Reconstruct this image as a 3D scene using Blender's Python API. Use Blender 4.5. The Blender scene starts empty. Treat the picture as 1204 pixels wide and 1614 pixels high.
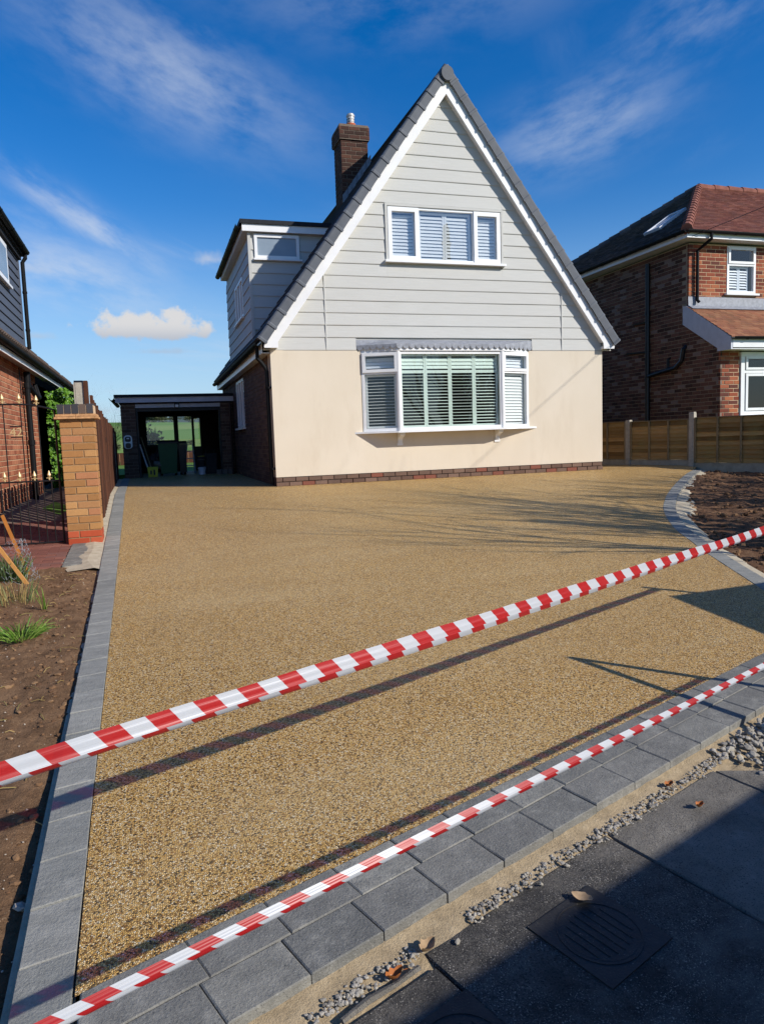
import bpy, bmesh, math, random
from math import sin, cos, radians, pi, sqrt, atan2
from mathutils import Vector, Matrix, noise
random.seed(11)
S = bpy.context.scene
COL = S.collection

# ------------------------------------------------------------------ camera, sky, sun, exposure
cam = bpy.data.cameras.new('camera'); camo = bpy.data.objects.new('camera', cam); COL.objects.link(camo)
cam.sensor_fit = 'HORIZONTAL'; cam.sensor_width = 36; cam.lens = 34.6
cam.clip_start = .05; cam.clip_end = 6000
yaw, pit, rol = .2997, .1016, -.0348
d = Vector((sin(yaw)*cos(pit), cos(yaw)*cos(pit), -sin(pit)))
rg = Vector((cos(yaw), -sin(yaw), 0)); up = rg.cross(d)
r2 = rg*cos(rol)+up*sin(rol); u2 = -rg*sin(rol)+up*cos(rol)
camo.matrix_world = Matrix(((r2.x, u2.x, -d.x, -2.1092), (r2.y, u2.y, -d.y, -13.1998), (r2.z, u2.z, -d.z, .8219), (0, 0, 0, 1)))
S.camera = camo
S.view_settings.view_transform = 'Standard'; S.view_settings.look = 'None'
S.view_settings.exposure = 0.0; S.view_settings.gamma = 1; S.view_settings.use_curve_mapping = False

LIGHT = Vector((-1.02, 1, -.82)).normalized()
sun = bpy.data.lights.new('sun', 'SUN'); sun.energy = 5.0; sun.angle = radians(.5); sun.color = (1, .952, .885)
suno = bpy.data.objects.new('sun', sun); COL.objects.link(suno)
suno.rotation_euler = LIGHT.to_track_quat('-Z', 'Y').to_euler(); suno.location = (14, -14, 12)

W = bpy.data.worlds.new('World'); S.world = W; W.use_nodes = True
wn = W.node_tree.nodes; wl = W.node_tree.links
for n in list(wn): wn.remove(n)
def WN(t, **k):
    n = wn.new(t)
    for a, b in k.items(): setattr(n, a, b)
    return n
wout = WN('ShaderNodeOutputWorld'); bg = WN('ShaderNodeBackground'); bg.inputs[1].default_value = .128
sky = WN('ShaderNodeTexSky', sky_type='NISHITA', sun_disc=False)
sky.sun_elevation = math.asin(-LIGHT.z); sky.sun_rotation = atan2(-LIGHT.x, -LIGHT.y)
sky.air_density = 1.0; sky.dust_density = .25; sky.ozone_density = 2.2; sky.altitude = 100
hs = WN('ShaderNodeHueSaturation'); hs.inputs['Saturation'].default_value = 1.48; hs.inputs['Value'].default_value = 1.1; hs.inputs['Hue'].default_value = .512
wl.new(sky.outputs[0], hs.inputs['Color'])
tc = WN('ShaderNodeTexCoord'); sx = WN('ShaderNodeSeparateXYZ'); wl.new(tc.outputs['Generated'], sx.inputs[0])
def M(op, a, b=None, c=None, clamp=False):
    n = WN('ShaderNodeMath', operation=op, use_clamp=clamp)
    for i, v in enumerate((a, b, c)):
        if v is None: continue
        if isinstance(v, (int, float)): n.inputs[i].default_value = v
        else: wl.new(v, n.inputs[i])
    return n.outputs[0]
def smooth(v, lo, hi):
    n = WN('ShaderNodeMapRange', interpolation_type='SMOOTHSTEP'); wl.new(v, n.inputs[0])
    n.inputs[1].default_value = lo; n.inputs[2].default_value = hi; return n.outputs[0]
X, Y_, Z = sx.outputs
zc = M('MAXIMUM', Z, .03)
px = M('DIVIDE', X, zc); py = M('DIVIDE', Y_, zc)          # high cloud sheet, plan coordinates
def wnoise(sx_, sy_, rot, scale, detail, rough, w=0, dist=0):
    a = cos(rot); b = sin(rot)
    u = M('ADD', M('MULTIPLY', px, a*sx_), M('MULTIPLY', py, b*sx_)); v = M('ADD', M('MULTIPLY', px, -b*sy_), M('MULTIPLY', py, a*sy_))
    c = WN('ShaderNodeCombineXYZ'); wl.new(u, c.inputs[0]); wl.new(v, c.inputs[1]); c.inputs[2].default_value = w
    n = WN('ShaderNodeTexNoise'); wl.new(c.outputs[0], n.inputs['Vector']); n.inputs['Scale'].default_value = scale
    n.inputs['Detail'].default_value = detail; n.inputs['Roughness'].default_value = rough; n.inputs['Distortion'].default_value = dist
    return n.outputs['Fac']
big = smooth(wnoise(1, 1, 0, .55, 3, .5, 3.7), .42, .68)
wisp = smooth(wnoise(.45, 1.0, 1.05, 1.25, 7, .62, 1.3, .6), .42, .80)
cir = M('MULTIPLY', M('MULTIPLY', big, wisp), .75)
# low cumulus: small puffs close to the horizon all round, and one larger cloud over the garage
az = M('ARCTAN2', X, Y_)
def blob(a0, z0, ra, rz, seed, edge=.55, amp=1.5):
    u = M('DIVIDE', M('SUBTRACT', az, a0), ra); v = M('DIVIDE', M('SUBTRACT', Z, z0), rz)
    # flat base: squash below
    v2 = M('MULTIPLY', v, M('ADD', 1.0, M('MULTIPLY', M('LESS_THAN', v, 0), .8)))
    r = M('SQRT', M('ADD', M('MULTIPLY', u, u), M('MULTIPLY', v2, v2)))
    c = WN('ShaderNodeCombineXYZ'); wl.new(az, c.inputs[0]); wl.new(Z, c.inputs[1]); c.inputs[2].default_value = seed
    n = WN('ShaderNodeTexNoise'); wl.new(c.outputs[0], n.inputs['Vector']); n.inputs['Scale'].default_value = 42; n.inputs['Detail'].default_value = 8; n.inputs['Roughness'].default_value = .58
    q = M('SUBTRACT', 1.0, M('ADD', r, M('MULTIPLY', M('SUBTRACT', n.outputs['Fac'], .5), amp)))
    return smooth(q, 0, edge), v
c1, v1 = blob(.016, .146, .084, .027, 2.2, .42, 2.0)
c2, v2 = blob(.085, .230, .030, .014, 5.1, 1.0)
c3, v3 = blob(.020, .118, .050, .007, 7.7, 1.0)
c4, v4 = blob(-.140, .212, .050, .016, 9.2, 1.2)
c5, v5 = blob(-.125, .135, .026, .008, 3.2, 1.2)
c6, v6 = blob(.000, .045, .110, .012, 4.2, 1.4)
low = M('MAXIMUM', c1, M('MAXIMUM', M('MULTIPLY', c2, .5), M('MAXIMUM', M('MULTIPLY', c3, .5), M('MAXIMUM', M('MULTIPLY', c4, .45), M('MAXIMUM', M('MULTIPLY', c5, .45), M('MULTIPLY', c6, .4))))))
# cirrus bands, each a soft feathered streak on the plan sheet
def mixc(fac, a, b):
    n = WN('ShaderNodeMix', data_type='RGBA')
    if isinstance(fac, (int, float)): n.inputs[0].default_value = fac
    else: wl.new(fac, n.inputs[0])
    for i, v in ((6, a), (7, b)):
        if isinstance(v, tuple): n.inputs[i].default_value = v
        else: wl.new(v, n.inputs[i])
    return n.outputs[2]
def streak(u0, z0, du, dz, wid, seed, gain):
    # feathered line from direction (u0,z0) along (du,dz) in azimuth / height
    L_ = sqrt(du*du+dz*dz); a = du/L_; b = dz/L_
    pu = M('SUBTRACT', az, u0); pz = M('SUBTRACT', Z, z0)
    s = M('ADD', M('MULTIPLY', pu, a), M('MULTIPLY', pz, b)); t = M('ADD', M('MULTIPLY', pu, -b), M('MULTIPLY', pz, a))
    c = WN('ShaderNodeCombineXYZ'); wl.new(M('MULTIPLY', s, .38), c.inputs[0]); wl.new(t, c.inputs[1]); c.inputs[2].default_value = seed
    n = WN('ShaderNodeTexNoise'); wl.new(c.outputs[0], n.inputs['Vector']); n.inputs['Scale'].default_value = 22; n.inputs['Detail'].default_value = 6; n.inputs['Roughness'].default_value = .6
    e = M('SUBTRACT', M('MULTIPLY', s, 1/L_), .5); e = M('MULTIPLY', e, e)
    f = M('ADD', M('MULTIPLY', M('MULTIPLY', t, t), 1/(wid*wid)), M('MULTIPLY', e, 4))
    env = M('POWER', 2.718, M('MULTIPLY', f, -1.3))
    return M('MULTIPLY', M('MULTIPLY', env, smooth(n.outputs['Fac'], .30, .72)), gain)
st = [streak(-.16, .325, .20, -.115, .020, 1.1, .85), streak(-.20, .235, .24, -.060, .045, 2.1, .75), streak(-.12, .47, .34, -.10, .055, 3.3, .55),
      streak(.46, .33, .22, .05, .045, 4.5, .55), streak(.10, .50, .50, .0, .05, 6.1, .30), streak(.60, .40, .22, .07, .04, 7.7, .4), streak(-.22, .28, .22, -.05, .03, 8.3, .35)]
cs = st[0]
for q in st[1:]: cs = M('MAXIMUM', cs, q)
cir = M('MAXIMUM', M('MULTIPLY', cir, .4), M('MULTIPLY', cs, .85))
hz = M('MULTIPLY', smooth(Z, .30, .02), .75)
base = mixc(hz, hs.outputs[0], (2.9, 4.5, 6.6, 1))
c = mixc(cir, base, (5.2, 5.7, 6.5, 1))
shade = smooth(v1, -.75, .35)
cc = mixc(shade, (3.5, 3.9, 4.6, 1), (5.5, 5.5, 5.6, 1))
c = mixc(low, c, cc)
wl.new(c, bg.inputs[0]); wl.new(bg.outputs[0], wout.inputs[0])

# ------------------------------------------------------------------ materials
def lin(h):
    h = h.lstrip('#'); o = []
    for i in (0, 2, 4):
        v = int(h[i:i+2], 16)/255; o.append(v/12.92 if v <= .04045 else ((v+.055)/1.055)**2.4)
    return (*o, 1)
class Mat:
    def __init__(s, name, rough=.7, spec=.4):
        s.m = bpy.data.materials.new(name); s.m.use_nodes = True; s.t = s.m.node_tree; s.n = s.t.nodes; s.l = s.t.links
        s.b = s.n['Principled BSDF']; s.b.inputs['Roughness'].default_value = rough; s.b.inputs['Specular IOR Level'].default_value = spec
        s.tc = s.n.new('ShaderNodeTexCoord'); s.geo = s.n.new('ShaderNodeNewGeometry')
    def N(s, t, **k):
        n = s.n.new(t)
        for a, b in k.items(): setattr(n, a, b)
        return n
    def pos(s, scale=(1, 1, 1), obj=False):
        mp = s.N('ShaderNodeMapping'); s.l.new(s.tc.outputs['Object'] if obj else s.geo.outputs['Position'], mp.inputs[0]); mp.inputs['Scale'].default_value = scale
        return mp.outputs[0]
    def noise(s, scale, detail=4, rough=.55, vec=None, sc=(1, 1, 1), dist=0):
        n = s.N('ShaderNodeTexNoise'); n.inputs['Scale'].default_value = scale; n.inputs['Detail'].default_value = detail; n.inputs['Roughness'].default_value = rough; n.inputs['Distortion'].default_value = dist
        s.l.new(vec if vec else s.pos(sc), n.inputs['Vector']); return n.outputs['Fac']
    def vor(s, scale, sc=(1, 1, 1), feature='F1', out='Distance', rnd=1):
        n = s.N('ShaderNodeTexVoronoi', feature=feature); n.inputs['Scale'].default_value = scale; n.inputs['Randomness'].default_value = rnd
        s.l.new(s.pos(sc), n.inputs['Vector']); return n.outputs[out]
    def ramp(s, fac, *stops, interp='LINEAR'):
        r = s.N('ShaderNodeValToRGB'); s.l.new(fac, r.inputs[0]); e = r.color_ramp; e.interpolation = interp
        while len(e.elements) < len(stops): e.elements.new(.5)
        for el, (p, c) in zip(e.elements, stops):
            el.position = p; el.color = lin(c) if isinstance(c, str) else (c if len(c) == 4 else (*c, 1))
        return r.outputs[0]
    def mix(s, fac, a, b, blend='MIX'):
        n = s.N('ShaderNodeMix', data_type='RGBA', blend_type=blend)
        for i, v in ((0, fac), (6, a), (7, b)):
            if isinstance(v, (int, float)): n.inputs[i].default_value = v
            elif isinstance(v, str): n.inputs[i].default_value = lin(v)
            elif isinstance(v, tuple): n.inputs[i].default_value = v
            else: s.l.new(v, n.inputs[i])
        return n.outputs[2]
    def math(s, op, a, b=None, clamp=False):
        n = s.N('ShaderNodeMath', operation=op, use_clamp=clamp)
        for i, v in enumerate((a, b)):
            if v is None: continue
            if isinstance(v, (int, float)): n.inputs[i].default_value = v
            else: s.l.new(v, n.inputs[i])
        return n.outputs[0]
    def rnd(s):
        oi = s.N('ShaderNodeObjectInfo'); return s.math('FRACT', s.math('ADD', oi.outputs['Random'], s.geo.outputs['Random Per Island']))
    def color(s, c):
        if isinstance(c, str): s.b.inputs['Base Color'].default_value = lin(c)
        elif isinstance(c, tuple): s.b.inputs['Base Color'].default_value = c
        else: s.l.new(c, s.b.inputs['Base Color'])
        return s
    def rough(s, c): s.l.new(c, s.b.inputs['Roughness']); return s
    def bump(s, h, strength=.3, dist=.01):
        n = s.N('ShaderNodeBump'); n.inputs['Strength'].default_value = strength; n.inputs['Distance'].default_value = dist
        s.l.new(h, n.inputs['Height']); s.l.new(n.outputs[0], s.b.inputs['Normal']); return s
def plain(name, c, rough=.6, spec=.4, nz=.08, nscale=9, bump=0, bscale=60):
    m = Mat(name, rough, spec); base = lin(c)
    lo = tuple(v*(1-nz) for v in base[:3])+(1,); hi = tuple(min(1, v*(1+nz)) for v in base[:3])+(1,)
    m.color(m.ramp(m.noise(nscale, 5), (.3, lo), (.7, hi)))
    if bump: m.bump(m.noise(bscale, 4), bump, .006)
    return m.m
def brickmat(name, cols, dirt='#2a211c', dirtamt=.35, grain=.25):
    m = Mat(name, .88, .2); n = len(cols)
    c = m.ramp(m.rnd(), *[((i+.0)/n, q) for i, q in enumerate(cols)], interp='CONSTANT')
    c = m.mix(m.math('MULTIPLY', m.noise(55, 5, .7), grain*1.6), c, m.mix(1.0, c, (.45, .42, .40, 1), 'MULTIPLY'))
    c = m.mix(m.math('MULTIPLY', m.ramp(m.noise(1.3, 5, .65), (.45, (0, 0, 0)), (.75, (1, 1, 1))), dirtamt), c, dirt)
    m.color(c); m.bump(m.noise(120, 4, .7), .35, .004); return m.m
MT = {}
m = Mat('cream_render', .9, .15); c = m.ramp(m.noise(1.1, 5, .6, sc=(1, 1, .6)), (.25, '#d3c6b0'), (.75, '#dbcfbb'))
c = m.mix(m.math('MULTIPLY', m.ramp(m.noise(2.2, 5, .7, sc=(1, 1, .25)), (.52, (0, 0, 0)), (.78, (1, 1, 1))), .34), c, '#bfae94')
m.color(c); m.bump(m.noise(260, 3, .6), .25, .003); MT['render'] = m.m
m = Mat('grey_board', .62, .3); g = m.noise(7, 5, .6, sc=(.35, 1, 9)); c = m.ramp(g, (.3, '#bcbbb4'), (.7, '#c7c6c0'))
c = m.mix(m.math('MULTIPLY', m.rnd(), .25), c, '#b8b4ac'); c = m.mix(m.math('MULTIPLY', m.noise(.8, 4), .12), c, '#a9aaa2')
m.color(c); m.bump(m.noise(16, 6, .7, sc=(.3, .3, 8)), .32, .004); MT['board'] = m.m
m = Mat('dark_slate_board', .6, .3); c = m.ramp(m.noise(7, 5, .6, sc=(1, .35, 9)), (.3, '#4a505c'), (.7, '#565c68')); m.color(c); m.bump(m.noise(18, 6, .7, sc=(.3, .3, 8)), .4, .004); MT['slate_board'] = m.m
m = Mat('white_upvc', .35, .45); c = m.ramp(m.noise(3, 5, .6), (.3, '#e4e4e2'), (.7, '#efefed')); m.color(c); MT['white'] = m.m
m = Mat('white_bargeboard', .4, .4); c = m.ramp(m.noise(2.2, 6, .65), (.3, '#dedddb'), (.7, '#ecebe9')); m.color(c); MT['barge'] = m.m
MT['soffit'] = plain('soffit', '#c9c9c6', .5)
MT['garage_fascia'] = plain('garage_fascia', '#c4c6cc', .45)
m = Mat('grey_cap', .6, .35); c = m.ramp(m.noise(5, 5), (.3, '#50545a'), (.7, '#5e6268')); c = m.mix(m.math('MULTIPLY', m.rnd(), .3), c, '#474b52'); m.color(c); m.bump(m.noise(140, 3), .12, .003); MT['cap'] = m.m
m = Mat('grey_tile', .75, .3); c = m.ramp(m.rnd(), (0, '#33363b'), (.5, '#3c3f44'), (1, '#2e3035')); c = m.mix(m.math('MULTIPLY', m.noise(3, 5), .4), c, '#4a4b4b'); m.color(c); m.bump(m.noise(80, 4), .3, .004); MT['tile_grey'] = m.m
m = Mat('brown_tile', .85, .2); c = m.ramp(m.rnd(), (0, '#4b403a'), (.5, '#574a42'), (1, '#41362f')); c = m.mix(m.math('MULTIPLY', m.noise(4, 5), .4), c, '#6a5d52'); m.color(c); m.bump(m.noise(90, 4), .4, .005); MT['tile_brown'] = m.m
def tilemat(name, cols, dirt):
    m = Mat(name, .85, .25); c = m.ramp(m.rnd(), *[(i/len(cols), q) for i, q in enumerate(cols)], interp='CONSTANT')
    c = m.mix(m.math('MULTIPLY', m.ramp(m.noise(1.6, 5, .65), (.45, (0, 0, 0)), (.7, (1, 1, 1))), .55), c, dirt); m.color(c); m.bump(m.noise(70, 4), .35, .005); return m.m
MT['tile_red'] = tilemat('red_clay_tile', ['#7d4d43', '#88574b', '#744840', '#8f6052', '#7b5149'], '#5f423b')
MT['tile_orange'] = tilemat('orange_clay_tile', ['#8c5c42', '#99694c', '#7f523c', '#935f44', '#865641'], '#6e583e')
MT['tile_dark'] = tilemat('dark_roof_tile', ['#55504d', '#625a56', '#4a4645', '#6b615c', '#514c4a'], '#3d3a3a')  # darker tile mix for the hip and back slopes
MT['ridge_red'] = plain('red_ridge', '#85574a', .9, .15, .3, 5, .5)
MT['black'] = plain('black_plastic', '#1c1d1f', .35, .5)
MT['gutter'] = plain('gutter_plastic', '#141517', .6, .15)
MT['felt'] = plain('roof_felt', '#2b2d31', .8, .2, .2, 12, .3)
MT['lead'] = plain('lead', '#8d9096', .55, .4, .22, 14, .3, 40)
MT['mortar'] = plain('mortar', '#a08f78', .95, .1, .18, 30, .5, 150)
MT['mortar_tan'] = plain('tan_mortar', '#93795a', .95, .1, .2, 30, .5, 150)
MT['joint'] = plain('dark_joint', '#3b352d', .95, .1, .3, 30, .5, 150)
MT['mortar_dark'] = plain('dark_mortar', '#7a6c5f', .95, .1, .2, 25, .5, 150)
MT['mortar_pale'] = plain('pale_mortar', '#c7ab8a', .95, .1, .18, 30, .5, 150)
MT['brick_house'] = brickmat('brown_brick', ['#665044', '#5a463b', '#6e584a', '#5e4a3f', '#745e4f'])
MT['brick_plinth'] = brickmat('plinth_brick', ['#796153', '#6b5448', '#836a5b', '#8a5646', '#735d50'], '#4a3a30', .3)
MT['brick_chim'] = brickmat('chimney_brick', ['#5a3d33', '#4d362e', '#664638', '#553a30', '#45322b'], '#2c2420', .55)
MT['brick_pillar'] = brickmat('buff_brick', ['#bd8d58', '#b28150', '#c69762', '#b6875a', '#bc835c', '#aa7c4d'], '#8a6238', .25, .4)
MT['brick_orange'] = brickmat('orange_brick', ['#b85436', '#ae4d31', '#bd5d3e'], '#8a4630', .25)
MT['brick_blue'] = brickmat('blue_brick', ['#4b4a4e', '#56524f', '#434348', '#6a5a50'], '#2d2d30', .2)
MT['brick_left'] = brickmat('left_red_brick', ['#b27051', '#a56449', '#ba7a5b', '#9a5b44', '#ad7256'], '#80503b', .25)
MT['brick_right'] = brickmat('right_red_brick', ['#9b543c', '#884736', '#a86247', '#7a4233', '#b26c4a', '#6c4036'], '#4b3028', .3)
MT['brick_side'] = brickmat('flank_brick', ['#7a5546', '#6a4a3d', '#7e5c4c', '#5d4238', '#8d796d', '#50392f', '#68493c', '#745343'], '#40332d', .35)
MT['brick_pave'] = brickmat('paver_brick', ['#87584a', '#7c5045', '#926253', '#805a50'], '#5a443c', .35)
MT['creasing'] = plain('creasing_tile', '#b98d62', .85, .2, .25, 30, .4)
m = Mat('sett_stone', .8, .3); rr = m.rnd(); c = m.ramp(rr, (0, '#8f8e86'), (.35, '#9d9b92'), (.7, '#86867f'), (1, '#a9a69b'))
c = m.mix(m.math('MULTIPLY', m.ramp(m.noise(10, 7, .75, sc=(.5, 1.6, 1)), (.35, (0, 0, 0)), (.65, (1, 1, 1))), .6), c, '#71716b')
c = m.mix(m.ramp(m.noise(260, 3, .6), (.60, (0, 0, 0)), (.70, (.7, .7, .7))), c, '#b4b2ab')
c = m.mix(m.math('MULTIPLY', m.ramp(m.noise(7, 8, .8), (.54, (0, 0, 0)), (.70, (1, 1, 1))), .55), c, '#b3b0a5')
m.color(c); m.bump(m.math('ADD', m.noise(95, 5, .7), m.math('MULTIPLY', m.noise(26, 6, .7), 1.2)), .8, .007); MT['sett'] = m.m
m = Mat('sett_front_stone', .75, .35); c = m.ramp(m.rnd(), (0, '#7d7b74'), (.4, '#8d8a81'), (.75, '#74736d'), (1, '#98958a'))
c = m.mix(m.math('MULTIPLY', m.ramp(m.noise(8, 7, .75), (.35, (0, 0, 0)), (.65, (1, 1, 1))), .65), c, '#5f5e59')
c = m.mix(m.ramp(m.noise(190, 3, .6), (.60, (0, 0, 0)), (.70, (.75, .75, .75))), c, '#a5a39c'); c = m.mix(m.ramp(m.noise(130, 3, .6), (.30, (.7, .7, .7)), (.40, (0, 0, 0))), c, '#38393a')
c = m.mix(m.math('MULTIPLY', m.ramp(m.noise(6, 8, .8), (.52, (0, 0, 0)), (.70, (1, 1, 1))), .6), c, '#aaa79c')
m.color(c); m.bump(m.math('ADD', m.noise(110, 5, .7), m.math('MULTIPLY', m.noise(26, 6, .7), 1.2)), .8, .006); MT['sett_front'] = m.m
m = Mat('haunch_concrete', .95, .1); c = m.ramp(m.noise(9, 6, .7), (.3, '#a89a82'), (.7, '#c9bda4')); m.color(c); m.bump(m.noise(90, 5, .7), .6, .01); MT['haunch'] = m.m
m = Mat('sandy_mortar', .97, .1); c = m.ramp(m.noise(13, 6, .7), (.28, '#98866a'), (.5, '#b09c7c'), (.72, '#c3af8e')); c = m.mix(m.ramp(m.noise(300, 2), (.62, (0, 0, 0)), (.7, (.6, .6, .6))), c, '#d3c3a4'); m.color(c); m.bump(m.math('ADD', m.noise(120, 5, .75), m.noise(26, 4)), .8, .012); MT['sand'] = m.m
# resin bound gravel
m = Mat('resin_gravel', .55, .35)
cell = m.vor(150, out='Color'); sp = m.N('ShaderNodeSeparateColor'); m.l.new(cell, sp.inputs[0])
c = m.ramp(sp.outputs[0], (0, '#33291c'), (.10, '#86602f'), (.21, '#cf9f54'), (.42, '#ecc27a'), (.58, '#deb05e'), (.72, '#edcc92'), (.85, '#f2deb6'), (.95, '#a4713a'), interp='CONSTANT')
dd = m.vor(150, feature='DISTANCE_TO_EDGE')
c = m.mix(m.ramp(dd, (0, (1, 1, 1)), (.16, (.0, .0, .0))), c, '#72582c')
big = m.noise(.55, 5, .6); c = m.mix(m.math('MULTIPLY', m.ramp(m.noise(.9, 5, .6, sc=(.35, 1.3, 1)), (.50, (0, 0, 0)), (.72, (1, 1, 1))), .16), c, '#dcc79a')
c = m.mix(m.math('MULTIPLY', m.ramp(big, (.35, (1, 1, 1)), (.6, (0, 0, 0))), .12), c, '#7f5f33')
m.color(c); m.bump(m.math('SUBTRACT', m.math('MULTIPLY', dd, 1.4), m.math('MULTIPLY', sp.outputs[1], .35)), .8, .006); MT['resin'] = m.m
# soils
def soil(name, a, b, c3, specks):
    m = Mat(name, .97, .1); n1 = m.noise(6, 8, .7); c = m.ramp(n1, (.28, a), (.5, b), (.74, c3))
    c = m.mix(m.ramp(m.noise(85, 4, .6), (.62, (0, 0, 0)), (.70, (.7, .7, .7))), c, specks)
    c = m.mix(m.ramp(m.noise(70, 5, .65), (.30, (.8, .8, .8)), (.42, (0, 0, 0))), c, '#2a1c13')
    m.color(c); m.bump(m.math('ADD', m.noise(45, 7, .75), m.math('MULTIPLY', m.noise(170, 3, .6), .4)), .9, .02); return m.m
MT['soil'] = soil('garden_soil', '#5e4733', '#7f6248', '#99795a', '#b89c7b')
MT['soil_dark'] = soil('dug_soil', '#513b2b', '#745640', '#927354', '#b39a7a')
m = Mat('pavement_tarmac', .9, .25); c = m.ramp(m.noise(3.2, 7, .7), (.3, '#393735'), (.5, '#524f4b'), (.72, '#77726a'))
c = m.mix(m.ramp(m.noise(150, 4, .65), (.36, (1, 1, 1)), (.5, (0, 0, 0))), c, '#2d2b29')
c = m.mix(m.math('MULTIPLY', m.ramp(m.noise(190, 3, .6), (.58, (0, 0, 0)), (.66, (1, 1, 1))), m.ramp(m.noise(5.5, 6, .75), (.38, (0, 0, 0)), (.58, (1, 1, 1)))), c, '#c4bcae'); c = m.mix(m.math('MULTIPLY', m.ramp(m.noise(2.1, 7, .75), (.46, (0, 0, 0)), (.66, (1, 1, 1))), .5), c, '#9a9285')
m.color(c); m.bump(m.math('ADD', m.noise(150, 5, .75), m.math('MULTIPLY', m.noise(22, 6, .75), 1.6)), 1.0, .011); MT['tarmac'] = m.m
m = Mat('pale_pavement', .9, .2); c = m.ramp(m.noise(4, 7, .7), (.3, '#6f6a62'), (.6, '#8f897e'), (.8, '#a8a193')); c = m.mix(m.ramp(m.noise(170, 4, .65), (.34, (1, 1, 1)), (.46, (0, 0, 0))), c, '#45403a'); c = m.mix(m.math('MULTIPLY', m.ramp(m.noise(3.1, 8, .8), (.48, (0, 0, 0)), (.62, (1, 1, 1))), .5), c, '#5a554d'); m.color(c); m.bump(m.math('ADD', m.noise(160, 5, .75), m.math('MULTIPLY', m.noise(22, 6, .75), 1.6)), .9, .010); MT['pavement'] = m.m
m = Mat('cast_iron', .5, .5); c = m.ramp(m.noise(20, 6, .7), (.3, '#201f1e'), (.7, '#34322f')); c = m.mix(m.ramp(m.noise(150, 3, .6), (.66, (0, 0, 0)), (.74, (.8, .8, .8))), c, '#8d877c'); m.color(c); m.b.inputs['Metallic'].default_value = .2; m.bump(m.noise(120, 4), .4, .004); MT['iron'] = m.m
m = Mat('road_asphalt', .9, .25); c = m.ramp(m.noise(140, 4, .7), (.3, '#2e2e2f'), (.7, '#55534f')); m.color(c); m.bump(m.noise(150, 4, .7), .5, .006); MT['road'] = m.m
m = Mat('stone_chips', .9, .2); c = m.ramp(m.rnd(), (0, '#a09a8e'), (.3, '#b8b0a2'), (.6, '#8d877c'), (.85, '#c6bda9'), (1, '#7b746a')); c = m.mix(m.math('MULTIPLY', m.noise(60, 4), .4), c, '#68625a'); m.color(c); MT['chips'] = m.m
m = Mat('clod', .97, .1); c = m.ramp(m.rnd(), (0, '#5a4230'), (.4, '#75583f'), (.8, '#8e7052'), (1, '#664b37')); m.color(c); m.bump(m.noise(60, 5), .6, .01); MT['clod'] = m.m
MT['pebble'] = plain('pale_pebble', '#b9ab98', .8, .3, .15, 40, .3)
MT['pebble_tan'] = plain('tan_pebble', '#a3754c', .85, .2, .2, 40, .4)
# timber
def wood(name, cols, dirt, sc, dirtamt=.5, rv=None, ra=.45):
    m = Mat(name, .85, .2); g = m.noise(9, 6, .65, sc=sc); c = m.ramp(g, (.25, cols[0]), (.5, cols[1]), (.75, cols[2]))
    c = m.mix(m.math('MULTIPLY', m.rnd(), ra), c, rv or cols[0]); c = m.mix(m.math('MULTIPLY', m.ramp(m.noise(1.9, 5, .65), (.45, (0, 0, 0)), (.72, (1, 1, 1))), dirtamt), c, dirt)
    m.color(c); m.bump(m.noise(20, 6, .7, sc=sc), .5, .005); return m.m
MT['fence_brown'] = wood('stained_fence', ['#432519', '#65402d', '#7a4d37'], '#32201a', (6, 6, .35), .4, '#2c1a12', .8)
MT['fence_panel'] = wood('panel_timber', ['#94764a', '#b08c58', '#c6a26c'], '#8a8350', (.5, .5, 7), .45, '#57401f', .85)
MT['batten'] = wood('batten_timber', ['#77664c', '#8a7859', '#9a8767'], '#5d5740', (6, 6, .4), .3)
MT['stake'] = wood('stake_timber', ['#b07a3f', '#c28d50', '#d0a064'], '#9a7040', (3, 3, 3), .2)
MT['stake_dark'] = wood('old_stake_timber', ['#9a5f27', '#ab6e32', '#b97c3d'], '#80501f', (3, 3, 3), .2)
MT['conpost'] = plain('concrete_post', '#aba394', .95, .1, .15, 12, .5, 90)
MT['gravel_board'] = plain('gravel_board', '#a29c8c', .95, .1, .18, 8, .4, 90)
MT['bark'] = plain('bark', '#4a3b30', .95, .1, .3, 8, .8, 25)
MT['twig'] = plain('twig', '#5d4a45', .95, .1, .25, 6)
MT['iron_gate'] = plain('gate_iron', '#17181a', .45, .5)
m = Mat('gold_paint', .4, .5); m.color('#c2a878'); m.b.inputs['Metallic'].default_value = .15; MT['gold'] = m.m
def leafmat(name, cols):
    m = Mat(name, .45, .4); c = m.ramp(m.rnd(), *[(i/len(cols), q) for i, q in enumerate(cols)]); m.color(c)
    tr = m.N('ShaderNodeBsdfTranslucent'); m.l.new(c, tr.inputs[0]); mx = m.N('ShaderNodeMixShader'); mx.inputs[0].default_value = .28
    m.l.new(m.b.outputs[0], mx.inputs[1]); m.l.new(tr.outputs[0], mx.inputs[2]); m.l.new(mx.outputs[0], m.n['Material Output'].inputs[0]); return m.m
MT['ivy'] = leafmat('ivy_leaf', ['#4f7d1e', '#6f9d2c', '#5e8f25', '#86b03e', '#3d6a19'])
MT['shrub'] = leafmat('shrub_leaf', ['#3f4a2a', '#5b5f3c', '#4a4a30', '#756b4a', '#333d22'])
MT['conifer'] = leafmat('conifer_leaf', ['#26351d', '#2f4224', '#1f2d18', '#384a2a'])
MT['hilltree'] = leafmat('hill_leaf', ['#4d5a35', '#5f6540', '#6c6548', '#434d30'])
MT['grass'] = leafmat('grass_blade', ['#5f8a2c', '#7aa03c', '#4d7824', '#92ac50'])
MT['daff'] = leafmat('narrow_leaf', ['#4a6838', '#5d7a48', '#3e5b30', '#7c8f5c'])
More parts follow.
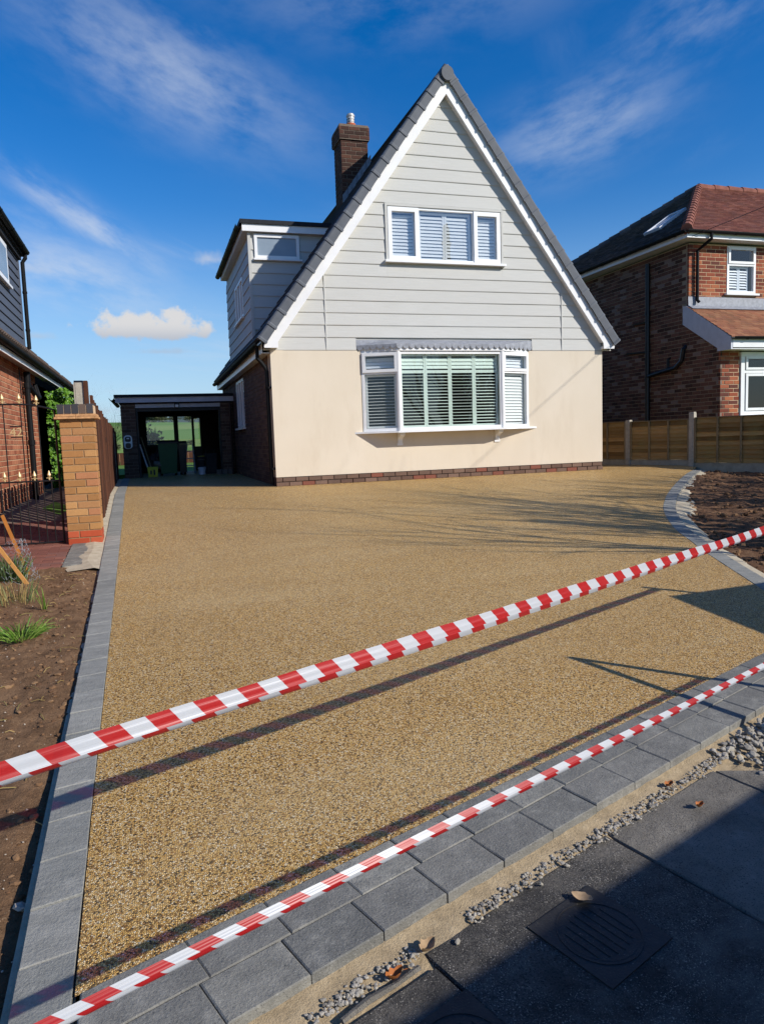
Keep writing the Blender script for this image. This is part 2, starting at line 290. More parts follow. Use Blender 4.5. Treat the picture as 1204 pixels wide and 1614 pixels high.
MT['dry'] = leafmat('dry_stem', ['#b59a5e', '#a68b52', '#8f8a50', '#c4a96f'])
m = Mat('dead_leaf', .7, .3); c = m.ramp(m.noise(40, 5), (.3, '#8a4f22'), (.7, '#b87038')); m.color(c); MT['dead'] = m.m
m = Mat('dead_leaf_pale', .8, .2); c = m.ramp(m.noise(40, 5), (.3, '#8d7458'), (.7, '#ad9373')); m.color(c); MT['dead_pale'] = m.m
# glass, shutters, rooms
def glass(name, tint, ior=1.5, rough=.0, base=.085):
    m = Mat(name); m.n.remove(m.b); fr = m.N('ShaderNodeLayerWeight'); fr.inputs[0].default_value = .5
    f2 = m.math('ADD', m.math('MULTIPLY', m.math('POWER', fr.outputs['Facing'], 5), .9), base, True)
    tr = m.N('ShaderNodeBsdfTransparent'); tr.inputs[0].default_value = (*tint, 1); gl = m.N('ShaderNodeBsdfGlossy'); gl.inputs[1].default_value = rough
    bp = m.N('ShaderNodeBump'); bp.inputs['Strength'].default_value = .02; bp.inputs['Distance'].default_value = .02; m.l.new(m.noise(1.7, 2), bp.inputs['Height']); m.l.new(bp.outputs[0], gl.inputs['Normal'])
    mx = m.N('ShaderNodeMixShader'); m.l.new(f2, mx.inputs[0]); m.l.new(tr.outputs[0], mx.inputs[1]); m.l.new(gl.outputs[0], mx.inputs[2]); m.l.new(mx.outputs[0], m.n['Material Output'].inputs[0]); return m.m
MT['glass'] = glass('window_glass', (.93, .96, .96)); MT['glass_green'] = glass('green_tinted_glass', (.86, .955, .905)); MT['glass_sky'] = glass('sky_reflecting_glass', (.93, .96, .98), base=.22); MT['glass_blue'] = glass('cool_glass', (.90, .94, .98))
m = Mat('frosted_glass', .25, .5); c = m.ramp(m.noise(2.5, 3), (.3, '#7e8d9a'), (.7, '#8e9ba6')); m.color(c); MT['frosted'] = m.m
m = Mat('shutter_paint', .4, .4); c = m.ramp(m.noise(3, 3), (.3, '#dcdcd8'), (.7, '#e6e6e2')); m.color(c); MT['shutter'] = m.m
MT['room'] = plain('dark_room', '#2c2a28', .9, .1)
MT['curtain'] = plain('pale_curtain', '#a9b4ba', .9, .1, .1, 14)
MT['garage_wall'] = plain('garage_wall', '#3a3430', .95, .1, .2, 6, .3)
MT['dark_frame'] = plain('dark_frame', '#17191b', .5)
MT['bin_green'] = plain('bin_green', '#2d5a34', .5, .4)
MT['bin_lid'] = plain('bin_lid', '#2a2f2c', .5, .4)
MT['yellow'] = plain('yellow_plastic', '#c8c23a', .5, .4)
MT['tub_white'] = plain('tub_white', '#d8dce4', .5, .4)
MT['alu'] = plain('pale_metal', '#d5d6d8', .35, .5)
MT['junk'] = plain('dusty_black', '#3a3836', .8, .2, .3, 8)
MT['junk_grey'] = plain('grey_cloth', '#77736d', .9, .1, .3, 8)
MT['blockgrey'] = plain('concrete_block', '#6b6761', .95, .1, .2, 20, .4)
MT['ev_white'] = plain('charger_shell', '#dfe8e6', .35, .5)
MT['terracotta'] = plain('terracotta', '#b5613f', .85, .2, .15, 20)
MT['steel'] = plain('steel_flue', '#b9b6b2', .35, .5, .25, 40)
MT['wire'] = plain('wire_galv', '#8f9499', .5, .5)
MT['van_white'] = plain('van_paint', '#d9dadb', .25, .5, .03)
MT['tyre'] = plain('tyre_rubber', '#1b1b1c', .85, .2)
MT['rim'] = plain('wheel_rim', '#9a9c9f', .35, .5)
MT['lamp_red'] = plain('lamp_red', '#8a1512', .3, .5)
m = Mat('hill_field', .95, .1); c = m.ramp(m.vor(.011, sc=(1, 1, 0), out='Color'), (.2, '#5b7d35'), (.45, '#6f8f45'), (.7, '#8a9657'), (.9, '#557a38')); c = m.mix(m.math('MULTIPLY', m.noise(.03, 5), .4), c, '#4f6a33'); m.color(c); MT['field'] = m.m
m = Mat('wood_hill', .95, .1); c = m.ramp(m.noise(.05, 7, .7), (.3, '#3f5048'), (.6, '#56625a'), (.8, '#6b6a5c')); m.color(c); MT['woodhill'] = m.m
m = Mat('lawn', .95, .1); c = m.ramp(m.noise(3, 7, .7), (.3, '#4d6b2a'), (.7, '#6f8a3e')); m.color(c); m.bump(m.noise(60, 5), .6, .02); MT['lawn'] = m.m
# barrier tape: red and white print follows the uv map along the ribbon
def tapemat(name, period, skew):
    m = Mat(name, .34, .4); uv = m.N('ShaderNodeUVMap'); s = m.N('ShaderNodeSeparateXYZ'); m.l.new(uv.outputs[0], s.inputs[0])
    w = m.math('FRACT', m.math('DIVIDE', m.math('ADD', s.outputs[0], m.math('MULTIPLY', s.outputs[1], skew)), period))
    k = m.ramp(w, (0, (0, 0, 0)), (.495, (0, 0, 0)), (.505, (1, 1, 1)), (1, (1, 1, 1)))
    c = m.mix(k, '#dcdfe1', '#c0181a'); c = m.mix(m.math('MULTIPLY', m.noise(9, 4, .6), .10), c, '#8d8d90'); m.color(c)
    mp = m.N('ShaderNodeMapping'); m.l.new(uv.outputs[0], mp.inputs[0]); mp.inputs['Scale'].default_value = (1.6, 95, 1)
    m.bump(m.noise(1, 3, .55, vec=mp.outputs[0]), .28, .004)
    tr = m.N('ShaderNodeBsdfTranslucent'); m.l.new(c, tr.inputs[0]); mx = m.N('ShaderNodeMixShader'); mx.inputs[0].default_value = .25
    m.l.new(m.b.outputs[0], mx.inputs[1]); m.l.new(tr.outputs[0], mx.inputs[2])
    tp = m.N('ShaderNodeBsdfTransparent'); m.l.new(m.mix(k, (.35, .35, .35, 1), (1, .12, .12, 1)), tp.inputs[0]); m2 = m.N('ShaderNodeMixShader'); m2.inputs[0].default_value = .17
    m.l.new(mx.outputs[0], m2.inputs[1]); m.l.new(tp.outputs[0], m2.inputs[2]); m.l.new(m2.outputs[0], m.n['Material Output'].inputs[0]); return m.m
MT['tape'] = tapemat('barrier_tape', .162, .75); MT['tape_low'] = tapemat('barrier_tape_narrow', .118, 1.2)

# ------------------------------------------------------------------ mesh building helpers
class MB:
    def __init__(s): s.v = []; s.f = []; s.uv = None
    def add(s, vs, fs):
        b = len(s.v); s.v += [tuple(q) for q in vs]; s.f += [tuple(i+b for i in f) for f in fs]; return s
    def box(s, a, b, M_=None):
        x0, y0, z0 = a; x1, y1, z1 = b
        vs = [Vector(q) for q in ((x0, y0, z0), (x1, y0, z0), (x1, y1, z0), (x0, y1, z0), (x0, y0, z1), (x1, y0, z1), (x1, y1, z1), (x0, y1, z1))]
        if M_: vs = [M_ @ q for q in vs]
        return s.add(vs, [(0, 3, 2, 1), (4, 5, 6, 7), (0, 1, 5, 4), (1, 2, 6, 5), (2, 3, 7, 6), (3, 0, 4, 7)])
    def quad(s, a, b, c, d): return s.add([a, b, c, d], [(0, 1, 2, 3)])
    def prism(s, poly, ax, lo, hi):
        # poly: 2d points in the other two axes (x,z for ax=y ; y,z for ax=x ; x,y for ax=z)
        def P(q, t): return {0: (t, q[0], q[1]), 1: (q[0], t, q[1]), 2: (q[0], q[1], t)}[ax]
        n = len(poly); vs = [P(q, lo) for q in poly]+[P(q, hi) for q in poly]
        return s.add(vs, [tuple(range(n-1, -1, -1)), tuple(range(n, 2*n))]+[(i, (i+1) % n, n+(i+1) % n, n+i) for i in range(n)])
    def tube(s, pts, r, n=8, cap=True):
        pts = [Vector(p) for p in pts]; rings = []; prev = None
        rr = r if isinstance(r, (list, tuple)) else [r]*len(pts)
        for i, p in enumerate(pts):
            t = (pts[min(i+1, len(pts)-1)]-pts[max(i-1, 0)]).normalized()
            if prev is None: a = t.orthogonal().normalized()
            else:
                a = prev-t*prev.dot(t)
                a = a.normalized() if a.length > 1e-5 else t.orthogonal().normalized()
            prev = a; b = t.cross(a)
            rings.append([p+(a*cos(2*pi*k/n)+b*sin(2*pi*k/n))*rr[i] for k in range(n)])
        vs = [q for R in rings for q in R]; fs = []
        for i in range(len(pts)-1):
            for k in range(n): fs.append((i*n+k, i*n+(k+1) % n, (i+1)*n+(k+1) % n, (i+1)*n+k))
        if cap: fs += [tuple(range(n-1, -1, -1)), tuple(range((len(pts)-1)*n, len(pts)*n))]
        return s.add(vs, fs)
    def lathe(s, prof, c=(0, 0), n=20):
        vs = []; fs = []
        for r, z in prof: vs += [(c[0]+r*cos(2*pi*k/n), c[1]+r*sin(2*pi*k/n), z) for k in range(n)]
        for i in range(len(prof)-1):
            for k in range(n): fs.append((i*n+k, i*n+(k+1) % n, (i+1)*n+(k+1) % n, (i+1)*n+k))
        fs += [tuple(range(n-1, -1, -1)), tuple(range((len(prof)-1)*n, len(prof)*n))]
        return s.add(vs, fs)
    def mesh(s, name, off=Vector((0, 0, 0)), smooth=False):
        me = bpy.data.meshes.new(name); me.from_pydata([tuple(Vector(q)-off) for q in s.v], [], s.f); me.update()
        if smooth: me.shade_smooth()
        return me
WM = {}
def put(o, parent=None, label=None, cat=None, group=None, kind=None):
    COL.objects.link(o); mw = Matrix.LocRotScale(o.location, o.rotation_euler, o.scale); WM[o] = mw
    if parent is not None: o.parent = parent; o.matrix_parent_inverse = WM[parent].inverted()
    if label: o['label'] = label
    if cat: o['category'] = cat
    if group: o['group'] = group
    if kind: o['kind'] = kind
    return o
def root(name, loc, label, cat, group=None):
    o = bpy.data.objects.new(name, None); o.location = loc; o.empty_display_size = .1; return put(o, None, label, cat, group)
def obj(name, mb, mat, parent=None, label=None, cat=None, group=None, kind=None, smooth=False, fix=True):
    xs = [Vector(q) for q in mb.v]; lo = Vector([min(q[i] for q in xs) for i in range(3)]); hi = Vector([max(q[i] for q in xs) for i in range(3)])
    off = Vector(((lo.x+hi.x)/2, (lo.y+hi.y)/2, lo.z))
    me = mb.mesh(name, off, smooth); me.materials.append(MT[mat])
    if fix:
        bm = bmesh.new(); bm.from_mesh(me); bmesh.ops.recalc_face_normals(bm, faces=bm.faces); bm.to_mesh(me); bm.free()
    o = bpy.data.objects.new(name, me); o.location = off; return put(o, parent, label, cat, group, kind)
_cache = {}
def chip(w, h, dpt, ch=.004):
    """box mesh with its face toward -Y, chamfered front, origin at face centre"""
    k = (round(w, 3), round(h, 3), round(dpt, 3), ch)
    if k not in _cache:
        a, b = w/2, h/2; i = min(ch, a*.4, b*.4)
        vs = [(-a+i, 0, -b+i), (a-i, 0, -b+i), (a-i, 0, b-i), (-a+i, 0, b-i), (-a, i, -b), (a, i, -b), (a, i, b), (-a, i, b), (-a, dpt, -b), (a, dpt, -b), (a, dpt, b), (-a, dpt, b)]
        fs = [(0, 1, 2, 3)]+[(4+j, 4+(j+1) % 4, (j+1) % 4, j) for j in range(4)]+[(8+j, 8+(j+1) % 4, 4+(j+1) % 4, 4+j) for j in range(4)]+[(11, 10, 9, 8)]
        _cache[k] = (vs, fs)
    return _cache[k]
_mc = {}
def pieces(name, rects, O, U, N, dpt, mat, parent, limit=300, proud=0., jit=.0015, ch=.004, key=None, V=Vector((0, 0, 1)), stuffname=None):
    """lay rectangular pieces (u0,v0,u1,v1) on a wall plane with origin O, axis U, up V, outward normal N"""
    U = Vector(U); N = Vector(N); V = Vector(V); O = Vector(O); R = Matrix((U, -N, V)).transposed()
    if R.determinant() < 0: U_ = -U; R = Matrix((U_, -N, V)).transposed()
    if key: rects = sorted(rects, key=key)
    rest = MB(); eul = R.to_euler()
    for i, (a, b, c, e) in enumerate(rects):
        ctr = O+U*((a+c)/2)+V*((b+e)/2)+N*(proud+random.uniform(-jit, jit))
        vs, fs = chip(c-a, e-b, dpt, ch)
        if i < limit:
            k = (name, mat, round(c-a, 3), round(e-b, 3), round(dpt, 3), ch)
            if k not in _mc:
                me = bpy.data.meshes.new(name); me.from_pydata(vs, [], fs); me.materials.append(MT[mat]); _mc[k] = me
            o = bpy.data.objects.new(name, _mc[k]); o.location = ctr; o.rotation_euler = eul; put(o, parent)
        else: rest.add([R @ Vector(q)+ctr for q in vs], fs)
    if rest.v: obj(stuffname or name+'work', rest, mat, parent, kind='stuff', fix=False)
def bond(w, h, bl, bh, m, holes=(), start=0, u0=0., v0=0.):
    out = []; r = 0; v = v0
    while v+bh*.5 <= h:
        v1 = min(v+bh-m, h); u = u0+(-(bl)*.5 if (r+start) % 2 else 0)
        while u < w-.01:
            a, c = max(u, u0), min(u+bl-m, w)
            segs = [(a, c)]
            for (hx0, hz0, hx1, hz1) in holes:
                if v1 > hz0+.005 and v < hz1-.005:
                    ns = []
                    for (p, q) in segs:
                        if q <= hx0 or p >= hx1: ns.append((p, q)); continue
                        if p < hx0: ns.append((p, hx0))
                        if q > hx1: ns.append((hx1, q))
                    segs = ns
            for (p, q) in segs:
                if q-p > .03: out.append((p, v, q, v1))
            u += bl
        v += bh; r += 1
    return out
def gz(x, y): return min(0., .07*y)
def leaves(mb, pts, size, up=.3, fold=True):
    for p in pts:
        n = Vector((random.gauss(0, 1), random.gauss(0, 1), random.gauss(0, 1)+up)).normalized(); a = n.orthogonal().normalized()
        a = (Matrix.Rotation(random.uniform(0, 6.3), 3, n) @ a); b = n.cross(a); s = size*random.uniform(.6, 1.3); p = Vector(p)
        mb.add([p-a*s*.5, p+b*s*.33+n*s*.08, p+a*s*.6, p-b*s*.33+n*s*.08], [(0, 1, 2, 3)])
    return mb
def rock(mb, c, s, seed=0, flat=.7):
    ico = bmesh.new(); bmesh.ops.create_icosphere(ico, subdivisions=1, radius=1)
    R = Matrix.Rotation(random.uniform(0, 6.28), 3, Vector((random.gauss(0, 1), random.gauss(0, 1), random.gauss(0, 1))).normalized())
    ax = (s*random.uniform(.75, 1.3), s*random.uniform(.7, 1.1), s*random.uniform(.5, .9))
    vs = []
    for v in ico.verts:
        q = v.co*random.uniform(.75, 1.15); q = R @ Vector((q.x*ax[0], q.y*ax[1], q.z*ax[2])); q.z *= flat; vs.append(Vector(c)+q)
    fs = [tuple(v.index for v in f.verts) for f in ico.faces]; ico.free(); mb.add(vs, fs)

# ------------------------------------------------------------------ ground, drive, edging, pavement
TH = Vector((.934, .357, 0)); NH = Vector((-.357, .934, 0))
def KP(s, dd, o=0.):                              # point on the kerb line frame: s along the road, dd towards the house
    p = TH*s+NH*dd; return Vector((p.x, p.y, .07*p.y+o))
# far ground, one sheet out to the horizon
g = MB(); xs = [-3000, -1500, -800, -400, -200, -120, -60, -40, -25, -15, -8, -4, 0, 4, 8, 15, 25, 40, 60, 120, 200, 400, 800, 1500, 3000]
ys = [-3000, -1000, -400, -150, -60, -30, -22, -17.5, -14, -12, -10, -6, -3, 0, 2, 5, 9, 14, 20, 30, 45, 70, 110, 160, 220, 300, 400, 520, 660, 820, 1000, 1300, 1700, 2300, 3000]
def far(x, y):
    if y < 0: return max(.07*y, -1.0)-.30
    z = -.16
    if y > 16: z -= min(9, (y-16)*.14)
    if y > 150:
        t = min(1, (y-150)/650.); z += 31*t*t*(3-2*t)+ (5*sin(x*.006+y*.004) if y > 220 else 0)
    return z
for y in ys:
    for x in xs: g.v.append((x, y, far(x, y)))
nx = len(xs)
g.f = [(j*nx+i, j*nx+i+1, (j+1)*nx+i+1, (j+1)*nx+i) for j in range(len(ys)-1) for i in range(nx-1)]
obj('ground', g, 'field', kind='structure', smooth=True)
hill = MB()
for j, y in enumerate((620, 760, 900, 1100)):
    for i in range(31):
        x = -900+i*60; hill.v.append((x, y, 8+(0, 16, 26, 0)[j]*(.55+.45*sin(i*.42+.7)+.12*sin(i*1.3))-(8 if j in (0, 3) else 0)))
hill.f = [(j*31+i, j*31+i+1, (j+1)*31+i+1, (j+1)*31+i) for j in range(3) for i in range(30)]
obj('hill', hill, 'woodhill', kind='structure', smooth=True)
b = MB(); b.box((-9, 10.3, -.2), (14, 30, -.04)); obj('back_lawn', b, 'lawn', kind='structure')
# driveway sheet
inner = [(8.41, -.80), (7.68, -1.418), (6.461, -2.601), (5.6, -3.5), (5.167, -3.993), (4.774, -4.464), (4.314, -5.111), (3.852, -5.866), (3.612, -6.373), (3.412, -6.78), (3.18, -7.307), (2.849, -8.1), (2.5, -8.9)]
outer = [(8.62, -.66), (7.83, -1.56), (6.60, -2.74), (5.74, -3.63), (5.31, -4.11), (4.92, -4.57), (4.46, -5.20), (4.00, -5.95), (3.76, -6.45), (3.57, -6.86), (3.34, -7.38), (3.01, -8.17), (2.66, -8.97)]
inner = [tuple(Vector(q)-(Vector(p)-Vector(q)).normalized()*.0 ) for p, q in zip(outer, inner)]
lx = lambda y: -2.43-.0145*(y+11) if y < 6.6 else -2.69
dr = MB(); poly = [(lx(-11.02), -11.02)]
q = KP(-6.20, -9.43); poly = [(q.x, q.y)]
for s in [-6+.5*i for i in range(11)]:
    q = KP(s, -9.43); poly.append((q.x, q.y))
q = KP(-.75, -9.43); poly.append((q.x, q.y))
poly += [(a, c) for a, c in reversed(inner)]
poly += [(9.2, 0.0)]
for y in [0]: pass
low = poly+[(lx(0), 0)]+[(lx(y), y) for y in (-2, -4, -6, -8, -10)]
dr.add([(x, y, gz(x, y)) for x, y in low], [tuple(range(len(low)))])
dr.add([(lx(0), 0, 0), (9.2, 0, 0), (9.2, 10.2, 0), (lx(7), 10.2, 0), (lx(6.5), 6.5, 0)], [(0, 1, 2, 3, 4)])
obj('driveway', dr, 'resin', kind='structure')
# setts
def sett_mesh(name, P, mat, parent, top=.004, dep=.10, ch=.003):
    """P: four ground corners (counter-clockwise)"""
    c = sum((Vector(p) for p in P), Vector())/4
    t = Vector((0, 0, top+random.uniform(-.0015, .0015))); vs = []; P = [Vector(p)+Vector((random.uniform(-.0015, .0015), random.uniform(-.0015, .0015), random.uniform(-.0015, .0015))) for p in P]
    for p in P: vs.append(Vector(p)+(c-Vector(p)).normalized()*ch*1.4+t)
    for p in P: vs.append(Vector(p)+t-Vector((0, 0, ch)))
    for p in P: vs.append(Vector(p)-Vector((0, 0, dep)))
    mb = MB().add(vs, [(0, 1, 2, 3)]+[(4+j, 4+(j+1) % 4, (j+1) % 4, j) for j in range(4)]+[(8+j, 8+(j+1) % 4, 4+(j+1) % 4, 4+j) for j in range(4)])
    return obj(name, mb, mat, parent)
def G3(x, y, o=0): return Vector((x, y, gz(x, y)+o))
bed = MB(); bed.add([G3(-2.62, -11.4, -.03), G3(-2.42, -11.4, -.03), G3(-2.59, 0, -.03), G3(-2.78, 0, -.03)], [(0, 1, 2, 3)]); bed.add([G3(-2.78, 0, -.03), G3(-2.59, 0, -.03), G3(-2.70, 6.5, -.03), G3(-2.87, 6.5, -.03)], [(0, 1, 2, 3)])
le = obj('left_edging', bed, 'haunch', kind='structure')
y = -11.10; 
while y < 6.4:
    L_ = .272+random.uniform(-.006, .006); a, c = y+.0025, y+L_-.0025
    sk = -.035
    sett_mesh('sett', [G3(lx(a)-.166, a+sk), G3(lx(a)-.003, a), G3(lx(c)-.003, c), G3(lx(c)-.166, c+sk)], 'sett', le); y += L_
# curved edging on the right
def dens(pl, step):
    pts = [Vector((*p, 0)) for p in pl]; out = []
    def cr(a, b, c, d_, t): return .5*((2*b)+(c-a)*t+(2*a-5*b+4*c-d_)*t*t+(3*b-a-3*c+d_)*t**3)
    for i in range(len(pts)-1):
        a, b, c, d_ = pts[max(i-1, 0)], pts[i], pts[i+1], pts[min(i+2, len(pts)-1)]
        for k in range(12): out.append(cr(a, b, c, d_, k/12))
    out.append(pts[-1]); return out
ci = dens(inner, 0)
nrm = []
for i in range(len(ci)):
    t = (ci[min(i+1, len(ci)-1)]-ci[max(i-1, 0)]).normalized(); nrm.append(Vector((-t.y, t.x, 0)))
bed = MB()
for i in range(len(ci)): bed.v += [tuple(G3(*(ci[i]).to_2d(), -.03)), tuple(G3(*(ci[i]+nrm[i]*.17).to_2d(), -.03))]
bed.f = [(2*i, 2*i+2, 2*i+3, 2*i+1) for i in range(len(ci)-1)]
ce = obj('curved_edging', bed, 'haunch', kind='structure')
def walk(pl, nr, step):
    out = [(pl[0], nr[0])]; acc = 0
    for i in range(len(pl)-1):
        seg = (pl[i+1]-pl[i]).length; tpos = 0
        while acc+seg-tpos >= step:
            tpos += step-acc; acc = 0; f = tpos/seg; out.append((pl[i].lerp(pl[i+1], f), nr[i].lerp(nr[i+1], f).normalized()))
        acc += seg-tpos
    return out
wk = walk(ci, nrm, .235)
for (p, n), (q, m_) in zip(wk[:-1], wk[1:]):
    t = (q-p).normalized()*.0025
    A = [p+t, q-t, q-t+m_*.163, p+t+n*.163]; sett_mesh('sett', [G3(*a.to_2d()) for a in A], 'sett', ce)
# haunch beyond the curved edging
hb = MB(); 
for i in range(0, len(ci), 2):
    w = .23+.10*noise.noise(Vector((i*.13, 2, 0)))+(.16 if 3 < i/12 < 5.2 else 0); a = ci[i]+nrm[i]*.168; c_ = ci[i]+nrm[i]*(.168+w)
    hb.v += [tuple(G3(*a.to_2d(), -.012)), tuple(G3(*a.lerp(c_, .5).to_2d(), -.03)), tuple(G3(*c_.to_2d(), -.10))]
nn = len(hb.v)//3; hb.f = [(3*i+k, 3*i+3+k, 3*i+4+k, 3*i+1+k) for i in range(nn-1) for k in (0, 1)]
obj('concrete_haunching', hb, 'haunch', kind='structure')
# front double row along the pavement
bed = MB(); bed.add([KP(-6.6, -9.79, -.045), KP(1, -9.79, -.045), KP(1, -9.44, -.045), KP(-6.6, -9.44, -.045)], [(0, 1, 2, 3)])
bed.add([KP(-6.6, -9.79, -.045), KP(1, -9.79, -.045), KP(1, -9.80, -.16), KP(-6.6, -9.80, -.16)], [(0, 1, 2, 3)])
fe = obj('front_edging', bed, 'sand', kind='structure')
for row, (d0, d1, s0) in enumerate(((-9.617, -9.432, -6.13), (-9.800, -9.621, -6.182))):
    s = s0
    if row == 0: s = -6.15
    while s < .6:
        L_ = .281+random.uniform(-.008, .008)
        if s < -6.1:
            e0 = (-2.408+.357*d0)/.934; e1 = (-2.408+.357*d1)/.934; sett_mesh('sett', [KP(e0, d0), KP(s+L_-.002, d0), KP(s+L_-.002, d1), KP(e1, d1)], 'sett_front', fe, top=.005, dep=.055 if row else .08, ch=.004); s += L_; continue
        sett_mesh('sett', [KP(s+.002, d0), KP(s+L_-.002, d0), KP(s+L_-.002, d1), KP(s+.002, d1)], 'sett_front', fe, top=.005, dep=.055 if row else .08, ch=.004); s += L_
random.seed(44); pile = MB()
for i in range(900):
    s = random.uniform(-3.35, -1.6); dd = random.uniform(-10.22, -9.845); k = max(0, min(1, (s+3.35)/.25))*max(0, min(1, (dd+10.26)/.1))
    if k < .3*random.random(): continue
    rock(pile, KP(s, dd, -.052+.045*k*(.4+.6*random.random())), random.choice((.009, .013, .017, .022)), flat=.9)
PILE = pile
# left end blocks laid with the corner
for dd0 in (-9.80, -9.62): pass
# strip of sandy mortar, gravel, pavement, road
def strip(name, d0, d1, o0, o1, mat, s0=-9, s1=5, n=90, rough=.006, m_=6, d0f=None):
    mb = MB()
    for i in range(n+1):
        s = s0+(s1-s0)*i/n
        for k in range(m_+1):
            t = k/m_; dd = d0+(d1-d0)*t; o = o0+(o1-o0)*t
            p = KP(s, dd); e = rough*noise.noise(Vector((p.x*9, p.y*9, 3)))+rough*.6*noise.noise(Vector((p.x*31, p.y*31, 1)))
            mb.v.append((p.x, p.y, p.z+o+e))
    mb.f = [(i*(m_+1)+k, (i+1)*(m_+1)+k, (i+1)*(m_+1)+k+1, i*(m_+1)+k+1) for i in range(n) for k in range(m_)]
    return obj(name, mb, mat, kind='structure', smooth=True)
strip('mortar_strip', -9.795, -9.96, -.030, -.068, 'sand', n=320, m_=10, rough=.005); strip('dug_strip', -9.96, -10.3, -.062, -.085, 'sand', s0=-3.5, s1=4, n=160, m_=16)
PV = bpy.data.objects.new('pavement', None)
pv = MB()
pv.add([KP(-12, -9.97, -.075), KP(6, -9.97, -.075), KP(6, -12.3, -.075), KP(-12, -12.3, -.075)], [(0, 1, 2, 3)])
pav = obj('pavement', pv, 'joint', kind='structure')
def slab(poly, mat, top=-.050, dep=.05):
    c = sum((Vector(q) for q in poly), Vector((0, 0)))/len(poly); n = len(poly); T = []; T2 = []; B = []
    # subdivide the outline so that edges are slightly ragged
    pts = []
    for i in range(n):
        a = Vector(poly[i]); b = Vector(poly[(i+1) % n]); k = max(1, int((b-a).length/.06)); 
        for j in range(k):
            q = a.lerp(b, j/k); pts.append(q+Vector((random.uniform(-.0018, .0018), random.uniform(-.0018, .0018))))
    for q in pts:
        i_ = q+(c-q).normalized()*.006; T.append(KP(i_.x, i_.y, top)); T2.append(KP(q.x, q.y, top-.008)); B.append(KP(q.x, q.y, top-dep))
    n = len(pts); mb = MB().add(T+T2+B, [tuple(range(n))]+[(n+j, n+(j+1) % n, (j+1) % n, j) for j in range(n)]+[(2*n+j, 2*n+(j+1) % n, n+(j+1) % n, n+j) for j in range(n)])
    return obj('slab', mb, mat, pav)
slab([(-7.2, -9.985), (-7.2, -10.9), (-5.27, -10.9), (-5.27, -9.965)], 'tarmac')
slab([(-5.262, -9.905), (-5.262, -10.9), (-4.30, -10.9), (-4.28, -9.895)], 'tarmac')
slab([(-4.27, -9.90), (-4.29, -10.9), (-3.50, -10.9), (-3.47, -9.915)], 'pavement')
slab([(-3.462, -9.925), (-3.49, -10.9), (-2.2, -10.9), (-2.55, -10.22), (-3.2, -10.13)], 'pavement')
slab([(-2.19, -10.9), (-2.50, -10.27), (4.5, -10.10), (4.5, -10.9)], 'pavement')
for i in range(6): slab([(-7.2+i*2.0, -10.907), (-7.2+i*2.0, -12.2), (-5.206+i*2.0, -12.2), (-5.206+i*2.0, -10.907)], 'tarmac')
rd = MB().add([KP(-60, -12.35, -.2), KP(60, -12.35, -.2), KP(60, -18.5, -.12), KP(-60, -18.5, -.12)], [(0, 1, 2, 3)])
rd.v = [(x, y, -1.02) for x, y, z in rd.v]; obj('road', rd, 'road', kind='structure')
kb = MB()
for i in range(14): kb.add([KP(-8+i*.92+.004, -12.21, 0), KP(-8+(i+1)*.92-.004, -12.21, 0), KP(-8+(i+1)*.92-.004, -12.335, 0), KP(-8+i*.92+.004, -12.335, 0)], [(0, 1, 2, 3)])
for i in range(14):
    p = [KP(-8+i*.92+.004, -12.21), KP(-8+(i+1)*.92-.004, -12.21), KP(-8+(i+1)*.92-.004, -12.335), KP(-8+i*.92+.004, -12.335)]
kerb = MB()
for i in range(14):
    p = [KP(-8+i*.92+.004, -12.21, -.06), KP(-8+(i+1)*.92-.004, -12.21, -.06), KP(-8+(i+1)*.92-.004, -12.335, -.06), KP(-8+i*.92+.004, -12.335, -.06)]
    kerb.add(p+[v-Vector((0, 0, .22)) for v in p], [(0, 1, 2, 3), (0, 4, 5, 1), (1, 5, 6, 2), (2, 6, 7, 3), (3, 7, 4, 0)])
obj('kerb', kerb, 'pavement', kind='structure')
